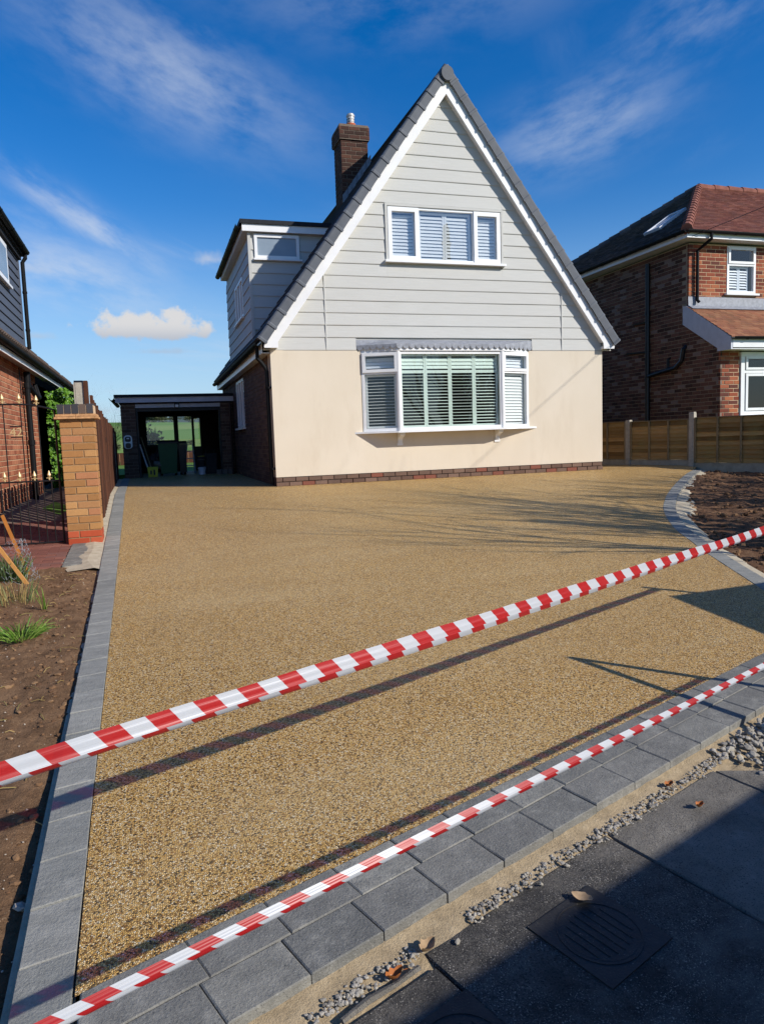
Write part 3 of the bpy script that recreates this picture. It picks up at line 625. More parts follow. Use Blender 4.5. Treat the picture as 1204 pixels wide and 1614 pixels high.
# inspection covers set in the pavement
def cover(cx_, cy_, w, label):
    r = root('inspection_cover', KP(cx_, cy_, -.050), label, 'manhole cover')
    R = atan2(TH.y, TH.x)
    f = MB(); n = 4
    P = [KP(cx_+a, cy_+b, -.045) for a, b in ((-w, -w), (w, -w), (w, w), (-w, w))]
    f.add(P+[p-Vector((0, 0, .03)) for p in P], [(0, 1, 2, 3)]+[(4+j, 4+(j+1) % 4, (j+1) % 4, j) for j in range(4)]); obj('frame', f, 'iron', r)
    rg_ = MB(); n = 40
    for rad, o in ((.82, -.0450), (.82, -.0430), (.85, -.0430), (.85, -.0450)):
        rg_.v += [tuple(KP(cx_+w*rad*cos(2*pi*k/n), cy_+w*rad*sin(2*pi*k/n), o)) for k in range(n)]
    rg_.f = [(j*n+k, j*n+(k+1) % n, (j+1)*n+(k+1) % n, (j+1)*n+k) for j in range(3) for k in range(n)]
    obj('rim', rg_, 'iron', r)
    lid = MB(); lid.v = [tuple(KP(cx_+w*.76*cos(2*pi*k/n), cy_+w*.76*sin(2*pi*k/n), -.0445)) for k in range(n)]+[tuple(KP(cx_+w*.76*cos(2*pi*k/n), cy_+w*.76*sin(2*pi*k/n), -.049)) for k in range(n)]
    lid.f = [tuple(range(n))]+[(n+k, n+(k+1) % n, (k+1) % n, k) for k in range(n)]
    for i in range(-3, 4):
        h = w*.70*sqrt(max(.05, 1-(i*.25)**2)); x0 = cx_+i*w*.19
        p = [KP(x0-.003, cy_-h*.85, -.0425), KP(x0+.003, cy_-h*.85, -.0425), KP(x0+.003, cy_+h*.85, -.0425), KP(x0-.003, cy_+h*.85, -.0425)]
        lid.add(p+[v-Vector((0, 0, .006)) for v in p], [(0, 1, 2, 3), (0, 4, 5, 1), (1, 5, 6, 2), (2, 6, 7, 3), (3, 7, 4, 0)])
    obj('lid', lid, 'iron', r)
p_ = Vector((-.80, -11.23)); cover(p_.dot(TH.to_2d()), p_.dot(NH.to_2d()), .165, 'round iron inspection cover in a square frame in the shaded pavement')
p_ = Vector((-1.40, -11.50)); cover(p_.dot(TH.to_2d()), p_.dot(NH.to_2d()), .15, 'dark inspection cover cut off by the bottom edge of the photo')
# crushed stone in the trench
st_ = MB()
for i in range(2600):
    s = random.uniform(-6.3, -1.0); t = (s+6.3)/5.3
    wide = .035+.03*noise.noise(Vector((s*2.3, 0, 0)))
    if s > -3.35:
        w0, w1 = -9.84, -10.20; dd = random.uniform(w0, w1); sz = random.uniform(.008, .021); o = -.045+.05*max(0, noise.noise(Vector((s*2, dd*4, 0)))+.4)*(1 if s > -3.0 else .6)
        if s < -3.1 and dd < -9.92: continue
    else:
        if random.random() < .25 or noise.noise(Vector((s*3.2, 7, 0))) < -.25: continue
        dd = -9.895-abs(random.gauss(0, .022))+random.uniform(0, .045); sz = random.choice((.003, .0045, .006, .0085, .010)); o = -.040
        if dd < -9.935: continue
    p = KP(s, dd, o); rock(st_, p, sz)
obj('crushed_stone', st_, 'chips', kind='stuff', fix=False)
obj('stone_heap', PILE, 'chips', kind='stuff', fix=False)
# concrete strip between the fence and the left edging
cs_ = MB()
for i in range(60):
    y = -5.45+i*.2; w = .12+.045*noise.noise(Vector((y*1.7, 0, 0))) if y > -5.2 else .05+.06*(y+5.45)/.25
    xo = lx(y)-.168; cs_.v += [tuple(G3(xo, y, -.006)), tuple(G3(xo-w, y, .012+.01*noise.noise(Vector((y*3, 4, 0))))), tuple(G3(xo-w-.25, y, -.01))]
cs_.f = [(3*i+k, 3*i+3+k, 3*i+4+k, 3*i+1+k) for i in range(59) for k in (0, 1)]
obj('concrete_strip', cs_, 'haunch', kind='structure')
# soil beds
def soilbed(name, mat, x0, x1, y0, y1, nx_, ny_, zf):
    mb = MB()
    for j in range(ny_+1):
        for i in range(nx_+1):
            x = x0+(x1-x0)*i/nx_ if not callable(x1) else 0
            y = y0+(y1-y0)*j/ny_; mb.v.append((x, y, zf(x, y)))
    mb.f = [(j*(nx_+1)+i, j*(nx_+1)+i+1, (j+1)*(nx_+1)+i+1, (j+1)*(nx_+1)+i) for j in range(ny_) for i in range(nx_)]
    return obj(name, mb, mat, kind='structure', smooth=True)
def rough(x, y, a): return a*(noise.noise(Vector((x*3, y*3, 0)))*.8+noise.noise(Vector((x*9, y*9, 2)))*.5+noise.noise(Vector((x*24, y*24, 5)))*.35+noise.noise(Vector((x*60, y*60, 8)))*.2)
def zl(x, y):
    e = max(0, min(1, (lx(y)-.17-x)/.12)); return gz(x, y)-.012-.055*max(0, min(1, (-8.5-y)/2.0))-.02*(1-e)+rough(x, y, .022)*(.3+.7*e)
lb = MB(); NX, NY = 130, 260
for j in range(NY+1):
    y = -11.9+(6.62)*j/NY; xe = lx(y)-.160
    for i in range(NX+1):
        x = xe-2.2*(1-i/NX)**1.5 if i < NX else xe; lb.v.append((x, y, zl(x, y)))
lb.f = [(j*(NX+1)+i, j*(NX+1)+i+1, (j+1)*(NX+1)+i+1, (j+1)*(NX+1)+i) for j in range(NY) for i in range(NX)]
obj('left_soil_bed', lb, 'soil', kind='structure', smooth=True)
def zr(x, y): return gz(x, y)-.075+rough(x, y, .045)+.05*max(0, min(1, (x-4.6)/2))
rb = MB(); NX, NY = 110, 130
cl = [(c_, n_) for c_, n_ in zip(ci, nrm)]
for j in range(NY+1):
    k = int((len(ci)-1)*j/NY); a = ci[k]+nrm[k]*.20
    for i in range(NX+1):
        t = (i/NX)**1.5; q = a.lerp(Vector((10.5+1.0*(j/NY), -2.2-8.0*(j/NY), 0)) if True else a, t); rb.v.append((q.x, q.y, zr(q.x, q.y) if i else gz(q.x, q.y)-.10))
rb.f = [(j*(NX+1)+i, j*(NX+1)+i+1, (j+1)*(NX+1)+i+1, (j+1)*(NX+1)+i) for j in range(NY) for i in range(NX)]
obj('right_soil_bed', rb, 'soil_dark', kind='structure', smooth=True)
cd = MB()
for i in range(900):
    k = random.randrange(len(ci)); q = ci[k]+nrm[k]*(.3+2.6*random.random()**1.3)
    rock(cd, (q.x, q.y, zr(q.x, q.y)+.008), random.choice((.010, .014, .02, .03, .045)), flat=.8)
obj('soil_clods', cd, 'clod', kind='stuff', fix=False)
cd = MB()
for i in range(1500):
    y = random.uniform(-11.3, -5.4); x = lx(y)-.2-1.5*random.random()**1.2
    rock(cd, (x, y, zl(x, y)+.002), random.choice((.004, .006, .008, .012, .018, .024)), flat=.6)
obj('fine_clods', cd, 'clod', kind='stuff', fix=False)
cd = MB()
for i in range(420):
    y = random.uniform(-11.3, -5.4); x = lx(y)-.2-1.3*random.random()
    rock(cd, (x, y, zl(x, y)+.003), random.choice((.003, .004, .006)), flat=.7)
obj('pale_grit', cd, 'pebble', kind='stuff', fix=False)
for (x, y, s_, mt, lab) in ((-2.66, -10.45, .030, 'pebble', 'pale flat stone in the soil close to the grey edging near the bottom left'), (-2.615, -10.75, .034, 'pebble_tan', 'tan rounded stone in the soil gap beside the left edging'),
                        (-2.66, -10.98, .026, 'pebble', 'pale pointed stone at the bottom left corner by the edging'), (-2.60, -9.45, .016, 'pebble', 'small pale stone on soil just above the upper tape'),
                        (-2.62, -8.75, .014, 'pebble', 'tiny white stone on the open soil left of the edging'), (-2.62, -10.18, .013, 'pebble_tan', 'small brown stone beside the shadow of the upper tape')):
    q = MB(); rock(q, (x, y, zl(x, y)+s_*.3), s_, flat=.75); obj('stone', q, mt, label=lab, cat='stone', group='stones lying in the left soil bed', fix=True)

# ------------------------------------------------------------------ the house
H = root('chalet_house', (3.395, 0, 0), 'pale grey boarded gable house with cream rendered ground floor and bay window', 'house')
EX, EZ, AX, AZ = -.214, 2.615, 3.437, 7.555; SL = (AZ-EZ)/(AX-EX)
WX = 6.79; HB = 9.2
def roofz(x): return AZ-SL*abs(x-AX)
bx0, bx1, bz0, bz1 = 1.66, 5.10, .93, 2.40
w = MB()
for a, b_ in (((0, 0, .165), (bx0, .25, 2.42)), ((bx1, 0, .165), (WX, .25, 2.42)), ((bx0, 0, .165), (bx1, .25, bz0)), ((bx0, 0, bz1), (bx1, .25, 2.42))): w.box(a, b_)
w.box((-.004, .251, .165), (.24, .30, 2.45)); w.box((0, .0, 2.421), (.24, .30, 2.45))
obj('rendered_wall', w, 'render', H)
# plinth bricks
pl = MB(); pl.box((.006, .016, -.15), (WX-.006, .25, .160)); plinth = obj('plinth', pl, 'mortar_dark', H)
pieces('brick', bond(WX, .165, .238, .0825, .012, v0=-.0825, start=1), (0, 0, 0), (1, 0, 0), (0, -1, 0), .05, 'brick_plinth', plinth, proud=.012)
# flank wall
sw = MB(); wy0, wy1, wz0, wz1 = 4.10, 5.62, 1.16, 2.30
for (y0, y1, z0, z1) in ((.302, wy0, -.1, 2.5), (wy1, HB, -.1, 2.5), (wy0, wy1, -.1, wz0), (wy0, wy1, wz1, 2.5), (.05, .30, -.1, .16)): sw.box((.008, y0, z0), (.25, y1, z1))
sw.box((WX-.25, .26, -.1), (WX-.002, HB, 2.5)); sw.box((.26, HB-.2, -.1), (WX-.26, HB-.003, 2.5))
flank = obj('side_wall', sw, 'mortar_dark', H)
pieces('brick', bond(HB, 2.5, .238, .083, .012, [(wy0, wz0, wy1, wz1), (-1, .16, .30, 3)], u0=.06), (0, 0, 0), (0, 1, 0), (-1, 0, 0), .05, 'brick_house', flank, limit=0, proud=.0, stuffname='brickwork')
# back gable + room shell
bk = MB(); bk.prism([(0.02, 2.5), (WX-.02, 2.5), (AX, AZ-.35)], 1, HB-.22, HB-.01); obj('back_gable', bk, 'board', H)
rm = MB()
def shell(mb, x0, x1, y0, y1, z0, z1):
    for a, b_ in (((x0, y1, z0), (x1, y1+.03, z1)), ((x0-.03, y0, z0), (x0, y1, z1)), ((x1, y0, z0), (x1+.03, y1, z1)), ((x0, y0, z0-.03), (x1, y1, z0)), ((x0, y0, z1), (x1, y1, z1+.03))): mb.box(a, b_)
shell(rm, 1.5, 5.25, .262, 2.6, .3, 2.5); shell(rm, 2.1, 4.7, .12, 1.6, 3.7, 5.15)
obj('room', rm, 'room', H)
# gable cladding
gw = MB(); ux0, ux1, uz0, uz1 = 2.262, 4.545, 4.015, 5.025
def gx(z, side): return AX+side*((AZ-.30)-z)/SL
def clip_gable_box(mb, z0, z1, y0, y1, xa=None, xb=None, inset=0.):
    l0, r0, l1, r1 = gx(z0, -1)+inset, gx(z0, 1)-inset, gx(z1, -1)+inset, gx(z1, 1)-inset
    if xa is not None: l0 = max(l0, xa); l1 = max(l1, xa)
    if xb is not None: r0 = min(r0, xb); r1 = min(r1, xb)
    if r0-l0 < .02: return None
    if l1 > r1: l1 = r1 = (l1+r1)/2
    mb.prism([(l0, z0), (r0, z0), (r1, z1), (l1, z1)], 1, y0, y1); return True
for (z0, z1, xa, xb) in ((2.44, uz0, None, None), (uz0, uz1, None, ux0), (uz0, uz1, ux1, None), (uz1, AZ-.45, None, None)): clip_gable_box(gw, z0, z1, .03, .10, xa, xb)
gable = obj('gable_wall', gw, 'board', H)
def board_piece(z0, z1, xa, xb, parent, xl=None, xr=None):
    """one lapped plank; its lower edge stands proud and is very slightly wavy"""
    n = max(2, int((xb-xa)/.55)); vs = []; seed = random.uniform(0, 99)
    for i in range(n+1):
        t = i/n; x0 = xa+(xb-xa)*t
        xlo = (xl[0]+(xr[0]-xl[0])*t) if xl else x0; xhi = (xl[1]+(xr[1]-xl[1])*t) if xl else x0
        wv = .005*noise.noise(Vector((x0*1.3, seed, 0))); e = .0035*noise.noise(Vector((x0*1.9, seed, 4)))
        vs += [(xlo, .03, z0+e), (xlo, -.001+wv, z0+e), (xlo, -.004+wv, z0+.010+e), (xhi, .010, z1+.002), (xhi, .03, z1+.004)]
    fs = [(5*i+k, 5*i+5+k, 5*i+6+k, 5*i+1+k) for i in range(n) for k in range(4)]+[(0, 1, 2, 3, 4), tuple(5*n+k for k in (4, 3, 2, 1, 0))]
    return obj('plank', MB().add(vs, fs), 'board', parent)
rows = [2.425]+[2.655+.2205*i for i in range(21)]
for i in range(len(rows)-1):
    z0, z1 = rows[i], rows[i+1]; a0, b0, a1, b1 = gx(z0, -1)+.01, gx(z0, 1)-.01, gx(z1, -1)+.01, gx(z1, 1)-.01
    if b0-a0 < .1: break
    if a1 > b1: a1 = b1 = AX
    segs = [(None, None)]
    if i == 0: segs = [('L', 1.585), ('R', 5.19)]
    if z1 > uz0-.05 and z0 < uz1+.06: segs = [('L', ux0-.03), ('R', ux1+.03)]
    for sd, xx in segs:
        if sd is None: board_piece(z0, z1, a0, b0, gable, (a0, a1), (b0, b1))
        elif sd == 'L': board_piece(z0, z1, a0, xx, gable, (a0, a1), (xx, xx))
        else: board_piece(z0, z1, xx, b0, gable, (xx, xx), (b0, b1))
    if sd and i:
        if z0 < uz0-.05: board_piece(z0, uz0-.055, ux0-.029, ux1+.029, gable)
        if z1 > uz1+.06: board_piece(uz1+.05, z1, ux0-.029, ux1+.029, gable)
for xj in (1.03, 5.86):
    t = MB(); t.box((xj-.009, -.011, 2.43), (xj+.009, .0, min(roofz(xj)-.42, 9))); obj('joint_cover', t, 'board', gable)
# trim round the upper window
t = MB(); t.box((ux0-.045, -.022, uz1+.004), (ux1+.045, .02, uz1+.045)); t.box((ux0-.045, -.022, uz0-.02), (ux0-.004, .02, uz1+.003)); t.box((ux1+.004, -.022, uz0-.02), (ux1+.045, .02, uz1+.003)); obj('window_trim', t, 'board', H)
# --- windows
def frame_rect(mb, x0, x1, z0, z1, wd, y0, y1):
    mb.box((x0, y0, z0), (x1, y1, z0+wd)); mb.box((x0, y0, z1-wd), (x1, y1, z1)); mb.box((x0, y0, z0+wd), (x0+wd, y1, z1-wd)); mb.box((x1-wd, y0, z0+wd), (x1, y1, z1-wd))
def louvres(parent, x0, x1, z0, z1, y, pitch, ang, mat='shutter', Mx=None, stile=.045, depth=.052):
    """one shutter leaf: stiles, rails and tilted blades (local frame: x along, y depth)"""
    T_ = Mx or Matrix.Identity(4)
    f = MB(); tmp = MB(); frame_rect(tmp, x0, x1, z0, z1, stile, y-.012, y+.016); f.add([T_ @ Vector(q) for q in tmp.v], tmp.f); obj('shutter_frame', f, mat, parent)
    n = int((z1-z0-2*stile)/pitch); zz = z0+stile+((z1-z0-2*stile)-n*pitch)/2+pitch/2
    k = ('louvre', round(x1-x0, 3), round(ang, 2), depth)
    if k not in _mc:
        a = (x1-x0)/2-stile-.002; q = MB(); dx = depth/2; c_, s_ = cos(ang), sin(ang); th_ = .0045
        prof = [(-dx, 0), (-dx*.5, th_), (dx*.5, th_), (dx, 0), (dx*.5, -th_), (-dx*.5, -th_)]
        prof = [(p*c_-w_*s_, p*s_+w_*c_) for p, w_ in prof]; q.prism(prof, 0, -a, a); me = q.mesh('louvre'); me.materials.append(MT[mat]); _mc[k] = me
    for i in range(n):
        o = bpy.data.objects.new('louvre', _mc[k]); pp = T_ @ Vector(((x0+x1)/2, y, zz+i*pitch)); o.location = pp; o.rotation_euler = T_.to_euler(); put(o, parent)
def pane(parent, x0, x1, z0, z1, y, mat, Mx=None):
    T_ = Mx or Matrix.Identity(4); q = MB(); q.add([T_ @ Vector(p) for p in ((x0, y, z0), (x1, y, z0), (x1, y, z1), (x0, y, z1))], [(0, 1, 2, 3)]); return obj('glass', q, mat, parent, fix=False)
# upper window
f = MB(); frame_rect(f, ux0, ux1, uz0+.045, uz1, .04, .0, .07); f.box((2.845, .0, uz0+.085), (2.885, .07, uz1-.04)); f.box((3.965, .0, uz0+.085), (4.005, .07, uz1-.04))
uw = obj('upper_window', f, 'white', H, label='three-light white window with white shutters in the gable')
for (a, b_) in ((2.272, 2.872), (3.985, 4.535)):
    f = MB(); frame_rect(f, a, b_, uz0+.055, uz1-.01, .075, -.018, .045); obj('casement', f, 'white', uw); pane(uw, a+.07, b_-.07, uz0+.125, uz1-.08, .02, 'glass_sky')
pane(uw, 2.88, 3.97, uz0+.08, uz1-.035, .03, 'glass_sky')
f = MB(); f.box((ux0-.075, -.085, uz0), (ux1+.075, .03, uz0+.042)); obj('sill', f, 'white', uw)
for (a, b_) in ((2.33, 2.83), (2.90, 3.42), (3.425, 3.95), (4.03, 4.50)): louvres(uw, a, b_, uz0+.09, uz1-.05, .10, .062, radians(63), stile=.04, depth=.068)
# bay window
D = .27; P0 = Vector((1.665, -.01, 0)); P1 = Vector((2.30, -D, 0)); P2 = Vector((4.40, -D, 0)); P3 = Vector((5.095, -.01, 0))
bw = root('bay_window', (3.38, -.1, .93), None, None); bpy.data.objects.remove(bw)
def fr3(A, B):
    u = (B-A).normalized(); v = Vector((-u.y, u.x, 0)); return Matrix(((u.x, v.x, 0, A.x), (u.y, v.y, 0, A.y), (0, 0, 1, 0), (0, 0, 0, 1))), (B-A).length
bb = MB(); zs0, zs1 = .895, .93
bb.prism([(1.50, .0), (2.25, -D-.06), (4.45, -D-.06), (5.27, .0)], 2, zs0, zs1-.002)
bay = obj('bay_window', bb, 'white', H, label='shallow white bay window with green-tinted centre pane and part-open shutters')
ztop = 2.385
for (A, B, kind_) in ((P0, P1, 'side'), (P1, P2, 'centre'), (P2, P3, 'side')):
    Mx, L_ = fr3(A, B); f = MB(); tmp = MB()
    frame_rect(tmp, .0, L_, zs1, ztop, .055, .0, .07)
    if kind_ == 'side':
        zt = 2.00; tmp.box((.055, .0, zt-.025), (L_-.055, .07, zt+.025))
    f.add([Mx @ Vector(q) for q in tmp.v], tmp.f); obj('frame', f, 'white', bay)
    if kind_ == 'side':
        f = MB(); tmp = MB(); frame_rect(tmp, .02, L_-.02, zt+.01, ztop-.02, .055, -.022, .03); f.add([Mx @ Vector(q) for q in tmp.v], tmp.f); obj('fanlight', f, 'white', bay)
        pane(bay, .07, L_-.07, zt+.06, ztop-.07, .0, 'glass_blue', Mx); pane(bay, .05, L_-.05, zs1+.05, zt-.02, .03, 'glass', Mx)
        right = A == P2
        louvres(bay, .06, L_-.06, zs1+.06, zt-.03, .10, .058, radians(62 if right else 8), Mx=Mx, stile=.035, depth=.062)
        louvres(bay, .06, L_-.06, zt+.045, ztop-.06, .10, .062, radians(66), Mx=Mx, stile=.02, depth=.07)
    else:
        pane(bay, .05, L_-.05, zs1+.05, ztop-.05, .03, 'glass_green', Mx); w4 = (L_-.12)/4
        for i in range(4):
            louvres(bay, .06+w4*i, .06+w4*(i+1)-.004, zs1+.055, 2.02, .10, .058, radians((10, 14, 8, 20)[i]), Mx=Mx, stile=.035, depth=.062)
            louvres(bay, .06+w4*i, .06+w4*(i+1)-.004, 2.005, ztop-.055, .101, .066, radians(68), Mx=Mx, stile=.034, depth=.078)
for A in (P1, P2):
    f = MB(); f.tube([(A.x, A.y+.018, zs1), (A.x, A.y+.018, ztop)], .042, 10); obj('corner_post', f, 'white', bay, smooth=False)
f = MB(); f.prism([(1.62, .02), (2.27, -D-.03), (4.43, -D-.03), (5.14, .02)], 2, ztop+.002, 2.475); obj('bay_fascia', f, 'white', bay)
f = MB(); f.prism([(1.60, .03), (2.26, -D-.05), (4.44, -D-.05), (5.17, .03)], 2, 2.477, 2.50)
ld = [(1.59, .0), (2.255, -D-.055), (4.445, -D-.055), (5.18, .0)]
for (a, b_) in zip(ld[:-1], ld[1:]):
    n = max(4, int((Vector(b_)-Vector(a)).length/.12)); 
    for i in range(n):
        p = Vector(a).lerp(Vector(b_), i/n); q = Vector(a).lerp(Vector(b_), (i+1)/n); m_ = p.lerp(q, .5); j = random.uniform(-.008, .008)
        arc = [p.lerp(q, .5-.5*cos(pi*k/6)) for k in range(7)]; dz = [.06*sin(pi*k/6)+.0 for k in range(7)]
        vs = [(p.x, p.y, 2.51), (q.x, q.y, 2.51)]+[(r_.x, r_.y-.002, 2.50-.018-h+j) for r_, h in reversed(list(zip(arc, dz)))]
        f.add(vs, [tuple(range(len(vs)))])
f.add([(1.59, .0, 2.51), (2.255, -D-.055, 2.51), (4.445, -D-.055, 2.51), (5.18, .0, 2.51), (5.19, .01, 2.615), (4.5, -.01, 2.615), (2.2, -.01, 2.615), (1.585, .01, 2.615)], [(0, 1, 6, 7), (1, 2, 5, 6), (2, 3, 4, 5)])
obj('lead_flashing', f, 'lead', bay, fix=False)
for xb in (2.37, 4.39):
    f = MB(); f.prism([(-.002, .70), (-.03, .70), (-.035, .76), (-.07, .80), (-.16, .83), (-.20, .85), (-.20, .894), (-.002, .894)], 0, xb-.045, xb+.045); f.box((xb-.058, -.018, .655), (xb+.058, -.001, .70)); f.box((xb-.032, -.04, .715), (xb+.032, -.02, .78)); obj('bracket', f, 'white', bay)
# side window on the flank
f = MB(); 
for (y0, y1, z0, z1) in ((wy0, wy1, wz0, wz0+.06), (wy0, wy1, wz1-.06, wz1), (wy0, wy0+.06, wz0, wz1), (wy1-.06, wy1, wz0, wz1), (4.58, 4.64, wz0, wz1), (5.08, 5.14, wz0, wz1)): f.box((.0, y0, z0), (.07, y1, z1))
sw_ = obj('side_window', f, 'white', H); f = MB(); f.box((-.07, wy0-.06, wz0-.04), (.05, wy1+.06, wz0)); obj('sill', f, 'white', sw_)
f = MB().quad((.04, wy0, wz0), (.04, wy1, wz0), (.04, wy1, wz1), (.04, wy0, wz1)); obj('glass', f, 'frosted', sw_)
# roof slopes in courses
def roof_slope(name, side, parent):
    mb = MB(); n = 21
    for i in range(n):
        t0, t1 = i/n, (i+1)/n+.01
        xa = EX+(AX-EX)*t0; xb = EX+(AX-EX)*min(1, t1); 
        za, zb = EZ+SL*(xa-EX), EZ+SL*(xb-EX); lift = .024
        def Q(x, z, y, o): 
            X_ = x if side < 0 else 2*AX-x
            return (X_-side*-1*0+ (-.81*o if side < 0 else .81*o), y, z+.59*o)
        for k in range(28):
            y0 = -.02+k*(HB+.15)/28+.003; y1 = -.02+(k+1)*(HB+.15)/28-.003
            mb.add([Q(xa, za, y0, lift), Q(xa, za, y1, lift), Q(xb, zb, y1, .004), Q(xb, zb, y0, .004), Q(xa, za, y0, -.03), Q(xa, za, y1, -.03), Q(xb, zb, y1, -.03), Q(xb, zb, y0, -.03)], [(0, 1, 2, 3), (0, 4, 5, 1), (4, 7, 6, 5), (0, 3, 7, 4), (1, 5, 6, 2)])
    return obj(name, mb, 'tile_grey', parent, kind=None)
rl = roof_slope('roof', -1, H); rr_ = roof_slope('roof', 1, H)
for side in (-1, 1):
    ud = Vector((1, 0, SL)).normalized(); nd = Vector((-SL, 0, 1)).normalized(); L_ = sqrt((AX-EX)**2+(AZ-EZ)**2); n = 20; st = (L_-.05)/n
    for i in range(n):
        e0 = i*st-.012; e1 = (i+1)*st+.015; vs = []
        def C3(e, nn_, y):
            p = Vector((EX, 0, EZ))+ud*e+nd*nn_; return (p.x if side < 0 else 2*AX-p.x, y, p.z)
        # profile across: front skirt, rounded top edge, top flange ; flared at the lower end
        def prof(e, fl, dp): return [C3(e, -.155*dp-fl, -.165), C3(e, -.155*dp-fl, -.182-fl), C3(e, -.015, -.185-fl), C3(e, .012+fl, -.172-fl*.5), C3(e, .022+fl, -.145), C3(e, .022+fl, -.02), C3(e, .0, -.02)]
        R = [prof(e0, .010, 1.02), prof(e0+.04, .008, 1.02), prof(e0+.055, .001, 1.0), prof(e1, -.002, .98)]
        vs = [q for r_ in R for q in r_]; k = 7
        fs = [(j*k+i_, j*k+i_+1, (j+1)*k+i_+1, (j+1)*k+i_) for j in range(3) for i_ in range(k-1)]+[tuple(range(k)), tuple(range(3*k+k-1, 3*k-1, -1))]
        obj('verge_cap', MB().add(vs, fs), 'cap', rl if side < 0 else rr_)
    # bargeboard
    def B3(x): return x if side < 0 else 2*AX-x
    bd = MB(); c_ = .59
    def off(x, k): return (x, EZ+SL*(x-EX)-k)
    top, bot = .20, .522
    xf = .05
    pol = [off(AX, top), off(AX, bot), off(.118+.0, bot) if False else (.155, EZ+SL*(.155-EX)-bot), (.155, 2.452), (-.10, 2.452), (-.105, 2.50)]
    pol = [(AX, AZ-top), (AX, AZ-bot), (.13, AZ-SL*(AX-.13)-bot+.0), (.125, 2.452), (-.115, 2.452), (-.125, 2.50)]
    bd.prism([(B3(x), z) for x, z in pol], 1, -.13, -.10); obj('bargeboard', bd, 'barge', H)
    so = MB(); so.add([(B3(AX), -.10, AZ-bot+.02), (B3(AX), .05, AZ-bot+.02), (B3(.13), .05, AZ-SL*(AX-.13)-bot+.02), (B3(.13), -.10, AZ-SL*(AX-.13)-bot+.02)], [(0, 1, 2, 3)])
    so.box((min(B3(-.11), B3(.0)), -.10, 2.453), (max(B3(-.11), B3(.0)), .3, 2.47)); obj('soffit', so, 'barge', H)
    # box end under the eave
    be = MB(); be.box((min(B3(-.11), B3(.125)), -.099, 2.453), (max(B3(-.11), B3(.125)), .0, 2.50)); obj('box_end', be, 'barge', H)
f = MB(); n = 24; f.prism([(AX+.118*cos(2*pi*k/n), 7.355+.128*sin(2*pi*k/n)) for k in range(n)], 1, -.225, -.16); obj('ridge_end_cap', f, 'cap', H)
for k in range(20):
    f = MB(); y0 = -.16+k*.46; pts = [(AX+.12*cos(pi*j/8), 7.36+.12*sin(pi*j/8)) for j in range(9)]; f.prism(pts, 1, y0, y0+.454); obj('ridge_tile', f, 'cap', H)
# left eaves: fascia, gutter, brackets, soffit, downpipe
f = MB(); f.box((-.155, .02, 2.37), (-.135, HB, 2.585)); obj('fascia', f, 'white', H)
f = MB(); f.box((-.134, .02, 2.372), (.0, HB, 2.386)); obj('soffit', f, 'soffit', H)
def gutter(parent, A, B, r=.06, nb=9, out=(-1, 0, 0), mat='gutter'):
    A = Vector(A); B = Vector(B); t = (B-A).normalized(); o = Vector(out); f = MB(); k = 9; pr = [o*(r*cos(pi+pi*j/(k-1)))*-1+Vector((0, 0, r*sin(pi+pi*j/(k-1)))) for j in range(k)]
    pr2 = [q*.9 for q in pr]; ring = pr+pr2[::-1]; m_ = len(ring); vs = [A+q for q in ring]+[B+q for q in ring]
    f.add(vs, [(j, (j+1) % m_, m_+(j+1) % m_, m_+j) for j in range(m_)]+[tuple(range(m_-1, -1, -1)), tuple(range(m_, 2*m_))]); g_ = obj('gutter', f, mat, parent)
    for i in range(nb):
        p = A.lerp(B, (i+.4)/nb); f = MB(); ring = [q*1.13 for q in pr]; vs = [p+q for q in ring]+[p+t*.05+q for q in ring]; f.add(vs, [(j, j+1, k+j+1, k+j) for j in range(k-1)]); f.add([p+pr[0]*1.13, p+t*.05+pr[0]*1.13, p+t*.05+pr[-1]*1.13, p+pr[-1]*1.13], [(0, 1, 2, 3)]) if False else None
        obj('gutter_bracket', f, mat, g_, fix=False)
    return g_
gutter(H, (-.222, -.13, 2.545), (-.222, HB, 2.545), .062, 13)
dp = MB(); dp.tube([(-.215, .10, 2.50), (-.215, .10, 2.29), (-.15, .10, 2.22), (-.085, .10, 2.13), (-.06, .10, 2.06), (-.06, .10, .03)], .036, 10); dpo = obj('downpipe', dp, 'gutter', H)
for z in (1.75, .30):
    f = MB(); f.tube([(-.06, .10, z), (-.06, .10, z+.045)], .043, 10); f.box((-.06, .03, z+.005), (.0, .15, z+.04)); obj('pipe_clip', f, 'gutter', dpo)
